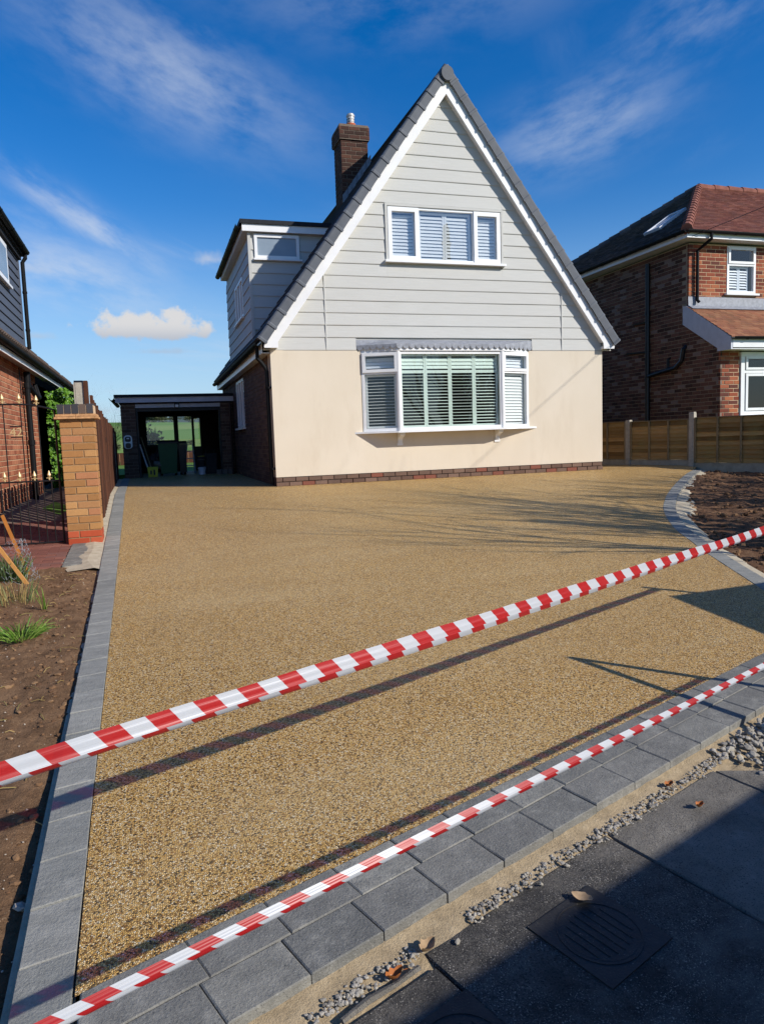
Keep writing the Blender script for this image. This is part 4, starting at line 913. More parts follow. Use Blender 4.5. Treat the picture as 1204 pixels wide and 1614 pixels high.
# dormer
DX, DY, DB, DT = -.03, 1.80, 6.35, 5.03
dm = MB(); dm.prism([(DX+.02, 2.74), (DX+.02, DT-.1), (1.72, DT-.1), (1.72, 5.0)], 1, DY+.02, DY+.10); dm.box((DX+.02, DY+.1, 2.72), (DX+.10, DB, DT-.1)); dm.box((DX+.02, DB-.1, 3), (1.7, DB, DT-.1))
dorm = obj('dormer', dm, 'board', H)
rs = [2.60+.222*i for i in range(11)]
def rx(z): return EX+(z-EZ)/SL
for i in range(len(rs)-1):
    z0, z1 = rs[i], rs[i+1]; 
    if z1 > DT-.1: z1 = DT-.10
    xr0, xr1 = rx(z0)+.05, rx(z1)+.05
    if xr0 > DX+.06:
        seg = [(DX+.03, None)]
        if z1 > 4.42: seg = [(DX+.03, .06), (.99, None)]
        for a, b_ in seg:
            q0 = b_ if b_ else xr0; q1 = b_ if b_ else xr1
            if q1 <= a: q1 = a+.02
            if q0 <= a: q0 = a+.02
            mb = MB(); mb.add([(a, DY+.03, z0), (q0, DY+.03, z0), (q1, DY+.03, z1), (a, DY+.03, z1), (a, DY-.012, z0), (q0, DY-.012, z0), (q1, DY+.006, z1), (a, DY+.006, z1)], [(4, 5, 6, 7), (0, 1, 5, 4), (3, 7, 6, 2), (0, 4, 7, 3), (1, 2, 6, 5)]); obj('plank', mb, 'board', dorm)
    if z1 > 2.75:
        zz0 = max(z0, 2.70)
        for (y0, y1) in (((DY+.02, DB),) if not (z1 > 3.52 and z0 < 4.36) else ((DY+.02, 3.06), (4.53, DB))):
            mb = MB(); mb.add([(DX+.03, y0, zz0), (DX+.03, y1, zz0), (DX+.03, y1, z1), (DX+.03, y0, z1), (DX-.012, y0, zz0), (DX-.012, y1, zz0), (DX+.006, y1, z1), (DX+.006, y0, z1)], [(4, 7, 6, 5), (0, 4, 5, 1), (3, 2, 6, 7), (0, 3, 7, 4), (1, 5, 6, 2)]); obj('plank', mb, 'board', dorm)
f = MB(); f.box((DX-.022, DY-.022, 2.72), (DX+.035, DY+.03, DT-.1)); obj('corner_trim', f, 'board', dorm)
f = MB(); f.box((DX-.13, DY-.10, DT-.10), (1.75, DY-.07, DT+.035)); f.box((DX-.13, DY-.07, DT-.10), (DX-.105, DB, DT+.03)); obj('dormer_fascia', f, 'white', dorm)
f = MB(); f.box((DX-.105, DY-.07, DT-.10), (1.72, DB, DT-.085)); obj('soffit', f, 'soffit', dorm)
f = MB(); f.box((DX-.17, DY-.135, DT+.037), (1.78, DB+.05, DT+.115)); obj('flat_roof', f, 'felt', dorm)
gutter(dorm, (DX-.19, DY-.10, DT+.02), (DX-.19, DB+.1, DT+.02), .062, 6)
f = MB(); frame_rect(f, .075, .975, 4.43, 4.90, .06, DY-.03, DY+.05); dw = obj('dormer_window', f, 'white', dorm)
f = MB(); f.box((.05, DY-.07, 4.395), (1.02, DY+.02, 4.428)); obj('sill', f, 'white', dw)
f = MB().quad((.13, DY+.0, 4.48), (.92, DY+.0, 4.48), (.92, DY+.0, 4.85), (.13, DY+.0, 4.85)); obj('glass', f, 'frosted', dw)
f = MB()
for (y0, y1, z0, z1) in ((3.08, 4.51, 3.52, 3.58), (3.08, 4.51, 4.30, 4.36), (3.08, 3.14, 3.58, 4.30), (4.45, 4.51, 3.58, 4.30), (3.52, 3.58, 3.58, 4.30), (4.0, 4.06, 3.58, 4.30)): f.box((DX-.01, y0, z0), (DX+.06, y1, z1))
dw = obj('dormer_window', f, 'white', dorm); f = MB(); f.box((DX-.06, 3.04, 3.485), (DX+.02, 4.55, 3.518)); obj('sill', f, 'white', dw); f = MB().quad((DX+.04, 3.1, 3.55), (DX+.04, 4.5, 3.55), (DX+.04, 4.5, 4.33), (DX+.04, 3.1, 4.33)); obj('glass', f, 'frosted', dw)
# chimney
cx0, cx1, cy0, cy1, cz0, cz1 = 2.25, 2.86, 3.0, 3.62, 5.4, 7.36
f = MB(); f.box((cx0+.008, cy0+.008, cz0), (cx1-.008, cy1-.008, cz1)); f.box((cx0-.032, cy0-.032, cz1-.03), (cx1+.032, cy1+.032, 7.62)); ch = obj('chimney', f, 'mortar_dark', H)
for (O, U, N, w_, s_) in (((cx0, cy0, cz0), (1, 0, 0), (0, -1, 0), cx1-cx0, 0), ((cx0, cy1, cz0), (0, -1, 0), (-1, 0, 0), cy1-cy0, 1), ((cx1, cy0, cz0), (0, 1, 0), (1, 0, 0), cy1-cy0, 1)):
    pieces('brick', bond(w_, cz1-cz0, .238, .0855, .013, start=s_), O, U, N, .05, 'brick_chim', ch)
for (O, U, N, w_, s_) in (((cx0-.04, cy0-.04, 7.35), (1, 0, 0), (0, -1, 0), cx1-cx0+.08, 0), ((cx0-.04, cy1+.04, 7.35), (0, -1, 0), (-1, 0, 0), cy1-cy0+.08, 1), ((cx1+.04, cy0-.04, 7.35), (0, 1, 0), (1, 0, 0), cy1-cy0+.08, 1)):
    pieces('brick', bond(w_, .27, .238, .0855, .013, start=s_), O, U, N, .05, 'brick_chim', ch)
f = MB(); f.box((cx0-.02, cy0-.02, 7.622), (cx1+.02, cy1+.02, 7.65)); obj('flaunching', f, 'mortar_dark', ch)
f = MB(); f.lathe([(.15, 7.65), (.145, 7.70), (.115, 7.72), (.11, 7.78)], ((cx0+cx1)/2+.02, 3.3), 16); obj('chimney_pot', f, 'terracotta', ch, smooth=False)
f = MB(); f.lathe([(.085, 7.78), (.085, 7.93), (.095, 7.935), (.095, 7.96), (.08, 7.965), (.08, 7.99), (.03, 8.0)], ((cx0+cx1)/2+.02, 3.3), 16)
obj('flue_cowl', f, 'steel', ch, smooth=False)
f = MB()
for k in range(8):
    a = 2*pi*k/8+.2; x, y = (cx0+cx1)/2+.02+.0845*cos(a), 3.3+.0845*sin(a)
    for zz in (7.82, 7.87): f.box((-.018, -.003, -.012), (.018, .003, .012), Matrix.Translation((x, y, zz)) @ Matrix.Rotation(a+pi/2, 4, 'Z'))
obj('cowl_vent', f, 'black', ch)
f = MB()
for k in range(6):
    x = cx0+k*.11; z = roofz(x)
    f.prism([(x, z), (x+.12, z+.16), (x+.12, z+.36), (x, z+.20)], 1, cy0-.013, cy0-.002)
obj('step_flashing', f, 'lead', ch)

# ------------------------------------------------------------------ garage
GA = root('garage', (-1.4, 6.5, 0), 'open flat-roofed brick garage with white fascia beside the house', 'garage')
GX0, GX1, GY, GB = -2.80, -.02, 6.5, 10.2
for (a, b_, s_) in ((-2.80, -2.44, 0), (-.34, -.02, 1)):
    f = MB(); f.box((a+.008, GY+.008, -.1), (b_-.008, GY+.25, 1.86)); pr_ = obj('brick_pier', f, 'mortar_dark', GA)
    pieces('brick', bond(b_-a, 1.86, .238, .083, .012, start=s_), (a, GY, 0), (1, 0, 0), (0, -1, 0), .05, 'brick_house', pr_)
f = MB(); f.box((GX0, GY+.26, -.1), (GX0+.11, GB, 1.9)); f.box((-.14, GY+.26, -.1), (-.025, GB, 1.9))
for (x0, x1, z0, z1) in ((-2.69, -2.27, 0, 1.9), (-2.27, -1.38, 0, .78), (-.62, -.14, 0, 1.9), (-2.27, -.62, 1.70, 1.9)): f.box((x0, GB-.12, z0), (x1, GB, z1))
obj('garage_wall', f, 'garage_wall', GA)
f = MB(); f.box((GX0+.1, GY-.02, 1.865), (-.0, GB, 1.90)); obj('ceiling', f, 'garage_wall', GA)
f = MB(); f.box((GX0-.10, GY-.12, 1.90), (-.0, GY-.09, 2.03)); obj('fascia_board', f, 'garage_fascia', GA)
f = MB(); f.box((-2.44, GY+.0, 1.77), (-.34, GY+.05, 1.862)); obj('door_header', f, 'garage_fascia', GA)
f = MB(); f.box((-2.44, GY+.06, 1.68), (-.34, GY+.14, 1.77)); obj('raised_door_edge', f, 'dark_frame', GA)
f = MB(); f.box((GX0-.13, GY-.16, 2.032), (.0, GB+.1, 2.10)); obj('flat_roof', f, 'felt', GA)
gutter(GA, (GX0-.19, GY-.14, 2.02), (GX0-.19, GB, 2.02), .06, 4)
for xa in (-2.43, -.39):
    f = MB(); f.box((xa, GY+.01, .0), (xa+.04, GY+.08, 1.76)); obj('door_jamb', f, 'dark_frame', GA)
f = MB()
for (x0, x1, z0, z1) in ((-2.27, -2.22, .78, 1.70), (-1.43, -1.30, 0, 1.70), (-.90, -.83, 0, 1.70), (-2.22, -1.43, .78, .83), (-2.22, -1.43, 1.66, 1.70), (-1.30, -.90, 1.66, 1.70), (-.83, -.66, 1.60, 1.70), (-.66, -.62, 0, 1.70), (-.83, -.66, .0, .74)): f.box((x0, GB-.10, z0), (x1, GB-.03, z1))
bf = obj('back_window', f, 'dark_frame', GA)
for (x0, x1, z0, z1) in ((-2.22, -1.43, .83, 1.66), (-1.30, -.90, .05, 1.66), (-.83, -.66, .74, 1.60)): pane(bf, x0, x1, z0, z1, GB-.06, 'glass')
f = MB(); f.box((-1.49, GY-.04, 1.755), (-1.36, GY-.005, 1.86)); sl_ = obj('security_light', f, 'black', label='small square security light above the garage opening', cat='light')
f = MB(); f.box((-1.465, GY-.046, 1.775), (-1.385, GY-.041, 1.835)); obj('lamp_glass', f, 'white', sl_)
# wall charger
ev = root('wall_charger', (-2.665, GY-.03, .77), 'white oval car charger with dark face on the garage pier', 'car charger')
def rrect(w_, h_, r_, n=6):
    out = []
    for (sx_, sz_, a0) in ((1, 1, 0), (-1, 1, pi/2), (-1, -1, pi), (1, -1, 3*pi/2)):
        for k in range(n+1): a = a0+pi/2*k/n; out.append((sx_*(w_-r_)+r_*cos(a), sz_*(h_-r_)+r_*sin(a)))
    return out
f = MB(); f.prism([(-2.665+x, .92+z) for x, z in rrect(.10, .17, .08)], 1, GY-.07, GY-.004); obj('shell', f, 'ev_white', ev)
f = MB(); f.prism([(-2.665+x, .99+z) for x, z in rrect(.07, .065, .04)], 1, GY-.078, GY-.072); obj('screen', f, 'black', ev)
f = MB(); f.prism([(-2.665+x, .83+z) for x, z in rrect(.065, .065, .045)], 1, GY-.078, GY-.072); obj('socket', f, 'black', ev)
f = MB(); f.box((-2.695, GY-.081, .995), (-2.635, GY-.079, 1.025)); obj('display', f, 'ev_white', ev)
# things in the garage
def taper_box(x0, x1, y0, y1, z0, z1, k):
    cx_, cy_ = (x0+x1)/2, (y0+y1)/2; vs = [(cx_+(x-cx_)*k, cy_+(y-cy_)*k, z0) for x, y in ((x0, y0), (x1, y0), (x1, y1), (x0, y1))]+[(x, y, z1) for x, y in ((x0, y0), (x1, y0), (x1, y1), (x0, y1))]
    return MB().add(vs, [(0, 3, 2, 1), (4, 5, 6, 7), (0, 1, 5, 4), (1, 2, 6, 5), (2, 3, 7, 6), (3, 0, 4, 7)])
def wheelie(x0, x1, y0, y1, h, bm_, lm_, lab):
    r = root('wheelie_bin', ((x0+x1)/2, (y0+y1)/2, 0), lab, 'wheelie bin')
    obj('body', taper_box(x0, x1, y0, y1, .06, h-.08, .82), bm_, r); f = MB(); f.box((x0-.02, y0-.03, h-.079), (x1+.02, y1+.02, h-.045)); f.prism([(y0-.02, h-.045), (y1, h-.045), (y1, h), (y0+.12, h+.01)], 0, x0-.01, x1+.01); obj('lid', f, lm_, r)
    f = MB(); f.tube([(x0+.05, y1+.05, h-.06), (x1-.05, y1+.05, h-.06)], .018, 8); obj('handle', f, lm_, r)
    for x in (x0+.06, x1-.06):
        f = MB(); f.tube([(x-.03, y1-.1, .09), (x+.03, y1-.1, .09)], .09, 14); obj('wheel', f, 'tyre', r)
wheelie(-1.95, -1.46, 6.95, 7.45, .93, 'bin_green', 'bin_lid', 'green wheelie bin with dark lid inside the garage')
wheelie(-1.43, -1.22, 7.15, 7.7, .90, 'black', 'bin_lid', 'narrow black bin standing right of the green wheelie bin')
f = MB().add([], []); f = taper_box(-2.25, -1.98, 6.72, 6.95, .0, .26, .85); yb = obj('crate', f, 'yellow', label='yellow plastic bag of material on the garage floor by the pier', cat='bag')
lf = MB(); lf.box((-2.18, 6.705, .07), (-2.14, 6.718, .17)); lf.box((-2.10, 6.705, .05), (-2.06, 6.718, .19)); obj('print', lf, 'black', yb)
for i, (x0, x1, z) in enumerate(((-2.40, -2.18, .85), (-2.36, -2.10, 1.05))):
    f = MB(); f.tube([(x1, 6.75, .02), (x0, 7.15, z)], .018, 6); obj('pole', f, ('white', 'batten')[i], label=('white pole leaning inside the garage behind the left pier', 'pale wooden pole leaning beside the white one')[i], cat='pole')
q = MB(); random.seed(3)
for k in range(5): rock(q, (-2.15+.12*k*.6, 7.3, .30+.07*k), .22, flat=1)
obj('dust_sheet', q, 'junk', label='heap of dark cloths and sacks behind the yellow bag', cat='cloth', fix=True)
q = MB(); rock(q, (-1.98, 7.1, .30), .16, flat=1.1); obj('sack', q, 'junk_grey', label='grey crumpled sack between the yellow bag and the green bin', cat='sack')
for (x, z0, mt, lab, rr) in ((-.86, .0, 'tub_white', 'white plastic tub, lowest of the stack right of the door', .10), (-.87, .21, 'junk', 'dark tub stacked on the white tub', .105), (-.86, .36, 'yellow', 'yellow-rimmed tub on top of the tub stack', .10)):
    f = MB(); f.lathe([(rr*.82, z0), (rr, z0+.15), (rr*1.06, z0+.155), (rr*1.06, z0+.18), (rr*.97, z0+.182), (rr*.95, z0+.16)] if mt != 'yellow' else [(rr*.82, z0), (rr, z0+.09), (rr*1.06, z0+.095), (rr*1.06, z0+.12), (rr*.95, z0+.118)], (x, 6.95), 18); t_ = obj('tub', f, mt if mt != 'yellow' else 'junk', label=lab, cat='tub', smooth=False)
    f = MB(); f.lathe([(rr*1.0, z0+.182 if mt != 'yellow' else z0+.121), (rr*1.0, z0+.192 if mt != 'yellow' else z0+.131)], (x, 6.95), 18); obj('lid', f, 'tub_white' if mt == 'tub_white' else ('yellow' if mt == 'yellow' else 'junk_grey'), t_)
f = taper_box(-.78, -.45, 7.05, 7.4, .0, .55, .9); ct = obj('tool_case', f, 'junk', label='dark tool case standing right of the tubs', cat='case'); f = MB(); f.tube([(-.72, 7.2, .55), (-.72, 7.2, .64), (-.50, 7.2, .64), (-.50, 7.2, .55)], .015, 6); obj('handle', f, 'black', ct)
for k in range(3):
    f = MB(); f.box((-.52+k*.15, 6.42, 0), (-.40+k*.15, 6.49, .13)); obj('concrete_block', f, 'blockgrey', label=('leftmost of the three grey concrete blocks against the right garage pier', 'middle one of the three grey concrete blocks by the right garage pier', 'rightmost grey concrete block, nearest the house wall, by the garage pier')[k], cat='block', group='blocks by the garage pier')
lad = root('stepladder', (-1.12, 8.4, 0), 'white metal stepladder glowing in the garage back doorway', 'stepladder')
for x in (-1.27, -.97):
    f = MB(); f.tube([(x, 8.2, 0), (-1.07+(x+1.12)*.5, 8.4, .82)], .02, 6); obj('rail', f, 'alu', lad); f = MB(); f.tube([(x, 8.65, 0), (-1.07+(x+1.12)*.5, 8.42, .80)], .014, 6); obj('rail', f, 'alu', lad)
for k in range(3):
    z = .2+.2*k; f = MB(); f.box((-1.25+.05*k, 8.24+.05*k, z), (-.99-.02*k, 8.32+.05*k, z+.025)); obj('tread', f, 'alu', lad)
f = MB(); f.tube([(-.10, 6.38, .0), (-.10, 6.38, 1.86)], .03, 8); obj('waste_pipe', f, 'black', GA)

# ------------------------------------------------------------------ behind the garage: garden fence, shrub, trees
bf_ = root('garden_fence', (-1, 22, 0), 'brown close-boarded fence in the garden behind the garage', 'fence')
for k in range(40):
    f = MB(); x = -6+k*.25; f.box((x, 22, -.05), (x+.235, 22.03, .52)); obj('board', f, 'fence_brown', bf_)
f = MB(); f.box((-14, 42, -2.5), (16, 42.2, .25)); rb_ = obj('garden_wall', f, 'creasing', label='sunlit tan wall at the far end of the garden', cat='wall')
def shrub(name, c, r, n, mat, lab, cat, size=.09, stems=7, grp=None, hole=.0, seed=1):
    random.seed(seed); rt = root(name, (c[0], c[1], 0), lab, cat, grp); s_ = MB()
    for k in range(stems):
        a = random.uniform(0, 6.28); s_.tube([(c[0]+.1*cos(a), c[1]+.1*sin(a), -.1), (c[0]+r[0]*.35*cos(a), c[1]+r[1]*.35*sin(a), c[2]*.7), (c[0]+r[0]*.8*cos(a), c[1]+r[1]*.8*sin(a), c[2]+r[2]*random.uniform(.2, .8))], [.035, .022, .006], 5)
    obj('stem', s_, 'bark', rt); pts = []
    clus = [(random.gauss(0, .5), random.gauss(0, .5), random.gauss(0, .5)) for k in range(26)]
    while len(pts) < n:
        q = random.choice(clus); p = (c[0]+r[0]*(q[0]+random.gauss(0, .16)), c[1]+r[1]*(q[1]+random.gauss(0, .16)), c[2]+r[2]*(q[2]+random.gauss(0, .16)))
        if p[2] > 0: pts.append(p)
    obj('foliage', leaves(MB(), pts, size), mat, rt, fix=False); return rt
shrub('shrub', (-2.25, 14.0, 1.05), (.42, .42, .70), 1000, 'shrub', 'olive brown leafy shrub seen through the garage window', 'shrub', .10, seed=5)
def bare(name, c, h, spread, lab, cat, n0=6, depth=4, grp=None, seed=2, mat='twig', rad=.03, tilt=.5, lean=(0, 0), thick=.6):
    random.seed(seed); rt = root(name, c, lab, cat, grp); tr = MB(); tw = MB()
    def br(p, dv, L_, r_, lv):
        q = p; pts = [p]; rs_ = [r_]
        for k in range(3):
            dv = (dv+Vector((random.gauss(0, .12), random.gauss(0, .12), random.gauss(.03, .08)))).normalized(); q = q+dv*L_/3; pts.append(q); rs_.append(r_*(1-.17*(k+1)))
        (tr if lv <= 1 else tw).tube(pts, rs_, 7 if lv <= 1 else 4, cap=False)
        if lv >= depth: return
        for k in range(random.choice((3, 3, 4))):
            i = random.choice((1, 2, 3, 3)); a = random.uniform(0, 6.28); o = dv.orthogonal().normalized(); o = Matrix.Rotation(a, 3, dv) @ o
            br(pts[i], (dv+o*random.uniform(.45, .95)*spread).normalized(), L_*random.uniform(.55, .8), rs_[i]*thick, lv+1)
    for k in range(n0):
        a = 6.28*k/n0+random.uniform(-.3, .3); br(Vector(c)+Vector((.05*cos(a), .05*sin(a), 0)), Vector((tilt*cos(a)+lean[0], tilt*sin(a)+lean[1], 1)).normalized(), h*random.uniform(.4, .5), rad, 1)
    obj('limbs', tr, 'bark', rt, fix=False); obj('twigs', tw, mat, rt, fix=False); return rt
bare('bare_shrub', (-3.95, 14.5, -.1), 3.0, .8, 'bare pinkish twiggy shrub rising behind the brown fence', 'shrub', 7, 5, seed=4, rad=.022, tilt=.55)
bare('bare_shrub', (-4.25, 11.5, -.1), 2.7, .8, 'thin bare twigs showing between the left roof and the tall fence post', 'shrub', 5, 4, seed=9, rad=.016, tilt=.45)
# trees and hedges on the far slope: one of each kind, then copies
random.seed(21)
kinds = []
for k in range(3):
    rt = root('hill_tree', (0, 0, 0), 'tree', 'tree', 'trees on the far hillside'); f = MB(); f.tube([(0, 0, 0), (0, 0, 2.6)], [.35, .2], 5); obj('trunk', f, 'bark', rt)
    pts = [(random.gauss(0, 1.7), random.gauss(0, 1.7), 4.2+random.gauss(0, 1.5)) for j in range(220)]; obj('crown', leaves(MB(), pts, 1.5), 'hilltree', rt, fix=False); kinds.append(rt)
spots = []
for k in range(22):
    y = random.uniform(600, 760); x = y*random.uniform(-.03, .085)-2; spots.append((x, y))
for k in range(9): spots.append((-30+k*7.2+random.uniform(-.6, .6), 300+random.uniform(-4, 4)+k*1.5))
for i, (x, y) in enumerate(spots):
    src = kinds[i % 3]
    if i < 3: o = src
    else:
        o = src.copy(); COL.objects.link(o)
        for chd in list(src.children):
            c2_ = chd.copy(); COL.objects.link(c2_); c2_.parent = o
    sc_ = random.uniform(.6, 1.2) if y > 400 else random.uniform(.22, .36); o.location = (x, y, far(x, y)-.3); o.scale = (sc_*1.2, sc_*1.2, sc_)
    o['label'] = 'small distant tree on the green hillside seen through the garage'

# ------------------------------------------------------------------ left boundary fence, pillar, gate, path
LF = root('board_fence', (-2.85, 1, 0), 'reddish brown vertical board fence running back beside the drive', 'fence')
y = -3.30; k = 0
while y < 6.3:
    front = k % 2 == 0; x = -2.79-.016*(y+3.3) if front else -2.872-.016*(y+3.3); top = 1.40-.033*(y+3.3)*.9+random.uniform(-.02, .02)
    if y > 1.6: top = 1.25-.02*(y-1.6)
    f = MB(); w_ = .15+random.uniform(-.02, .02)
    f.box((x-.016, y, gz(x, y)+(.02 if y > -2.6 else .10)), (x+.016, y+w_, top+random.uniform(-.03, .03)+(.03 if front else -.03)), Matrix.Translation((0, 0, 0))); obj('board', f, 'fence_brown', LF); y += .150; k += 1
f = MB()
for z in (.30, .95): f.box((-2.85, -3.3, z-.05), (-2.82, 0, z+.03)); f.box((-2.91, 0.0, z-.05), (-2.88, 3.5, z+.03)); f.box((-2.965, 3.5, z-.05), (-2.935, 6.3, z+.03))
obj('rail', f, 'fence_brown', LF)
for (yy) in (-1.35, .55, 2.45, 4.3):
    f = MB(); f.box((-2.99, yy, -.2), (-2.89, yy+.10, 1.30-.03*(yy+1.4))); obj('post', f, 'conpost', LF)
f = MB(); f.box((-2.955, -3.62, -.3), (-2.845, -3.50, 1.60)); f.box((-2.935, -3.625, -.3), (-2.905, -3.495, 1.598)); tp = obj('end_post', f, 'conpost', LF, label='tall grey post with brown board at the near end of the fence')
f = MB(); f.box((-2.842, -3.64, .4), (-2.800, -3.48, 1.62)); obj('post_board', f, 'fence_brown', tp)
f = MB(); f.prism([(-3.62, 1.60), (-3.50, 1.60), (-3.52, 1.625), (-3.60, 1.625)], 0, -2.95, -2.85); obj('post_cap', f, 'black', tp)
# brick pillar
PX0, PX1, PY0, PY1 = -3.092, -2.725, -4.10, -3.735; PB = gz(0, -4.1)-.01
PL = root('gate_pillar', ((PX0+PX1)/2, (PY0+PY1)/2, PB), 'buff brick gate pillar with blue brick coping at the end of the fence', 'pillar')
f = MB(); f.box((PX0+.007, PY0+.007, PB-.2), (PX1-.007, PY1-.007, 1.15)); core = obj('mortar_core', f, 'mortar_tan', PL)
W_ = PX1-PX0; bh = .0843; nC = 17
for (O, U, N, ph) in (((PX0, PY0, PB), (1, 0, 0), (0, -1, 0), 0), ((PX1, PY0, PB), (0, 1, 0), (1, 0, 0), 1), ((PX1, PY1, PB), (-1, 0, 0), (0, 1, 0), 0), ((PX0, PY1, PB), (0, -1, 0), (-1, 0, 0), 1)):
    lo_, up_ = [], []
    for r in range(nC):
        j = .011; a = .125 if (r+ph) % 2 else .235
        ins = .0 if ph == 0 else .1125
        u0, u1 = (0, W_) if ph == 0 else (.108, W_-.108)
        v0 = r*bh; v1 = v0+bh-j
        rc = [(u0, v0, a-j/2, v1), (a+j/2, v0, u1, v1)] if ph == 0 else [(u0, v0, u1, v1)]
        (lo_ if r < 2 else up_).extend(rc)
    pieces('brick', lo_, O, U, N, .10, 'brick_orange', core, jit=.002); pieces('brick', up_, O, U, N, .10, 'brick_pillar', core, jit=.002)
f = MB()
for i, (z, e) in enumerate(((1.152, .05), (1.180, .035))):
    for a in range(2):
        f.box((PX0-e+a*(W_/2+e)+.002, PY0-e+random.uniform(-.004, .004), z), (PX0+a*(W_/2+e)+W_/2-.002, PY1+e, z+.024))
obj('tile_creasing', f, 'creasing', PL)
f = MB(); f.box((PX0-.01+.006, PY0-.01+.006, 1.206), (PX1+.004, PY1+.004, 1.305)); cp = obj('coping', f, 'mortar_pale', PL)
for r in range(5): 
    f = MB(); x = PX0-.012+r*.0785; f.box((x, PY0-.012, 1.212), (x+.068, PY1+.012, 1.318+random.uniform(-.003, .003))); obj('brick', f, 'brick_blue', cp)
# wrought iron gate
GT = root('iron_gate', (-3.6, -4.0, -.28), 'black wrought iron garden gate with gold finials and house number', 'gate')
GYY = -3.98
def bar(a, b_, r=.008, nm='bar', mat='iron_gate', n=6): f = MB(); f.tube([a, b_], r, n); return obj(nm, f, mat, GT)
def arch(x): return 1.335-.42*max(0, x+3.56)**2
xsr = [-3.146-.0885*k for k in range(12)]
tops = [x for x in xsr]
bar((-3.146, GYY, -.30), (-3.146, GYY, arch(-3.146)), .013, 'stile'); bar((-4.12, GYY, -.30), (-4.12, GYY, arch(-3.6)), .013, 'stile')
f = MB(); f.tube([(x, GYY, arch(x)) for x in [-4.12+.0695*k for k in range(15)]], .010, 6); obj('top_rail', f, 'iron_gate', GT)
bar((-4.12, GYY, .455), (-3.146, GYY, .455), .010, 'rail'); bar((-4.12, GYY, -.26), (-3.146, GYY, -.26), .011, 'rail')
def finial(x, z):
    f = MB(); f.lathe([(.006, z), (.012, z+.012), (.006, z+.022), (.008, z+.035), (.022, z+.060), (.014, z+.085), (.002, z+.115)], (x, GYY), 8)
    for sg in (-1, 1): f.tube([(x, GYY, z+.022), (x+sg*.018, GYY, z+.030), (x+sg*.026, GYY, z+.022), (x+sg*.030, GYY, z+.034)], [.006, .006, .005, .002], 6)
    obj('finial', f, 'gold', GT, smooth=False)
for i, x in enumerate(xsr):
    if i == 0: continue
    if i % 2 == 1 or True:
        long_ = i % 2 == 0
        zt = arch(x) if long_ else .455
        bar((x, GYY, -.26), (x, GYY, zt), .007)
for x in (-3.33, -3.508, -3.68, -3.86): finial(x, arch(x)+.005)
for x in (-3.255, -3.41, -3.565, -3.72, -3.875): finial(x, .460)
for z in (1.085, .965): bar((-3.62, GYY, z), (-3.50, GYY, z), .007, 'rail')
tcv = bpy.data.curves.new('num', 'FONT'); tcv.body = '42'; tcv.size = .135; tcv.extrude = .004; tcv.align_x = 'CENTER'
to = bpy.data.objects.new('num', tcv); COL.objects.link(to); bpy.context.view_layer.update()
me = bpy.data.meshes.new_from_object(to.evaluated_get(bpy.context.evaluated_depsgraph_get())); bpy.data.objects.remove(to)
me.name = 'house_number'; me.materials.clear(); me.materials.append(MT['gold']); no = bpy.data.objects.new('house_number', me); no.location = (-3.56, GYY-.004, .976); no.rotation_euler = (pi/2, 0, 0); put(no, GT)
# path of pavers
pth = MB(); pth.add([G3(-4.6, -5.28, -.012), G3(-2.86, -5.20, -.012), G3(-2.80, -4.0, -.012), G3(-2.85, 0, -.012), (-3.0, 6.3, -.012), (-4.6, 6.3, -.012), G3(-4.6, 0, -.012)], [(0, 1, 2, 3, 4, 5, 6)]); pob = obj('garden_path', pth, 'mortar_dark', kind='structure')
pieces('paver', [r for r in bond(1.45, 3.0, .205, .085, .006)], (-4.5, -5.25, gz(0, -5.25)-.002), (1, 0, 0), (0, -.0698, .9976), .03, 'brick_pave', pob, limit=260, jit=.0015, ch=.003, V=Vector((0, .9976, .0698)), stuffname='paving')
for k in range(9):
    yy = -5.22+k*.125; x0 = -3.03+.0; sett_mesh('border_block', [G3(x0-.02, yy, .0), G3(-2.86, yy, .0), G3(-2.86, yy+.12, .0), G3(x0-.02, yy+.12, .0)], 'sett_front', pob, top=.006, dep=.04)
# left neighbour
NB = root('neighbour_house', (-6.5, 2, 0), 'red brick neighbour house on the left with dark boarded dormer', 'house')
NX_ = -4.28
f = MB(); f.box((NX_-.25, -7, -.5), (NX_-.008, 3.30, 2.35)); f.box((NX_-.25, 3.3, -.5), (NX_-.30+.05, 10, 2.3)); nw = obj('side_wall', f, 'mortar_pale', NB)
pieces('brick', [r for r in bond(10.3, 2.9, .238, .083, .012)], (NX_, -7, -.5), (0, 1, 0), (1, 0, 0), .05, 'brick_left', nw, limit=300, key=lambda r: abs((r[0]+r[2])/2-7.8)+abs(r[1]-1.9)*.5, stuffname='brickwork')
f = MB(); f.box((NX_, -7, 2.30), (-4.08, 10, 2.32)); obj('soffit', f, 'soffit', NB)
f = MB(); f.box((-4.08, -7, 2.235), (-4.06, 10, 2.325)); obj('fascia', f, 'white', NB)
gutter(NB, (-4.0, -7, 2.375), (-4.0, 10, 2.375), .06, 20)
rf = MB(); npit = .93
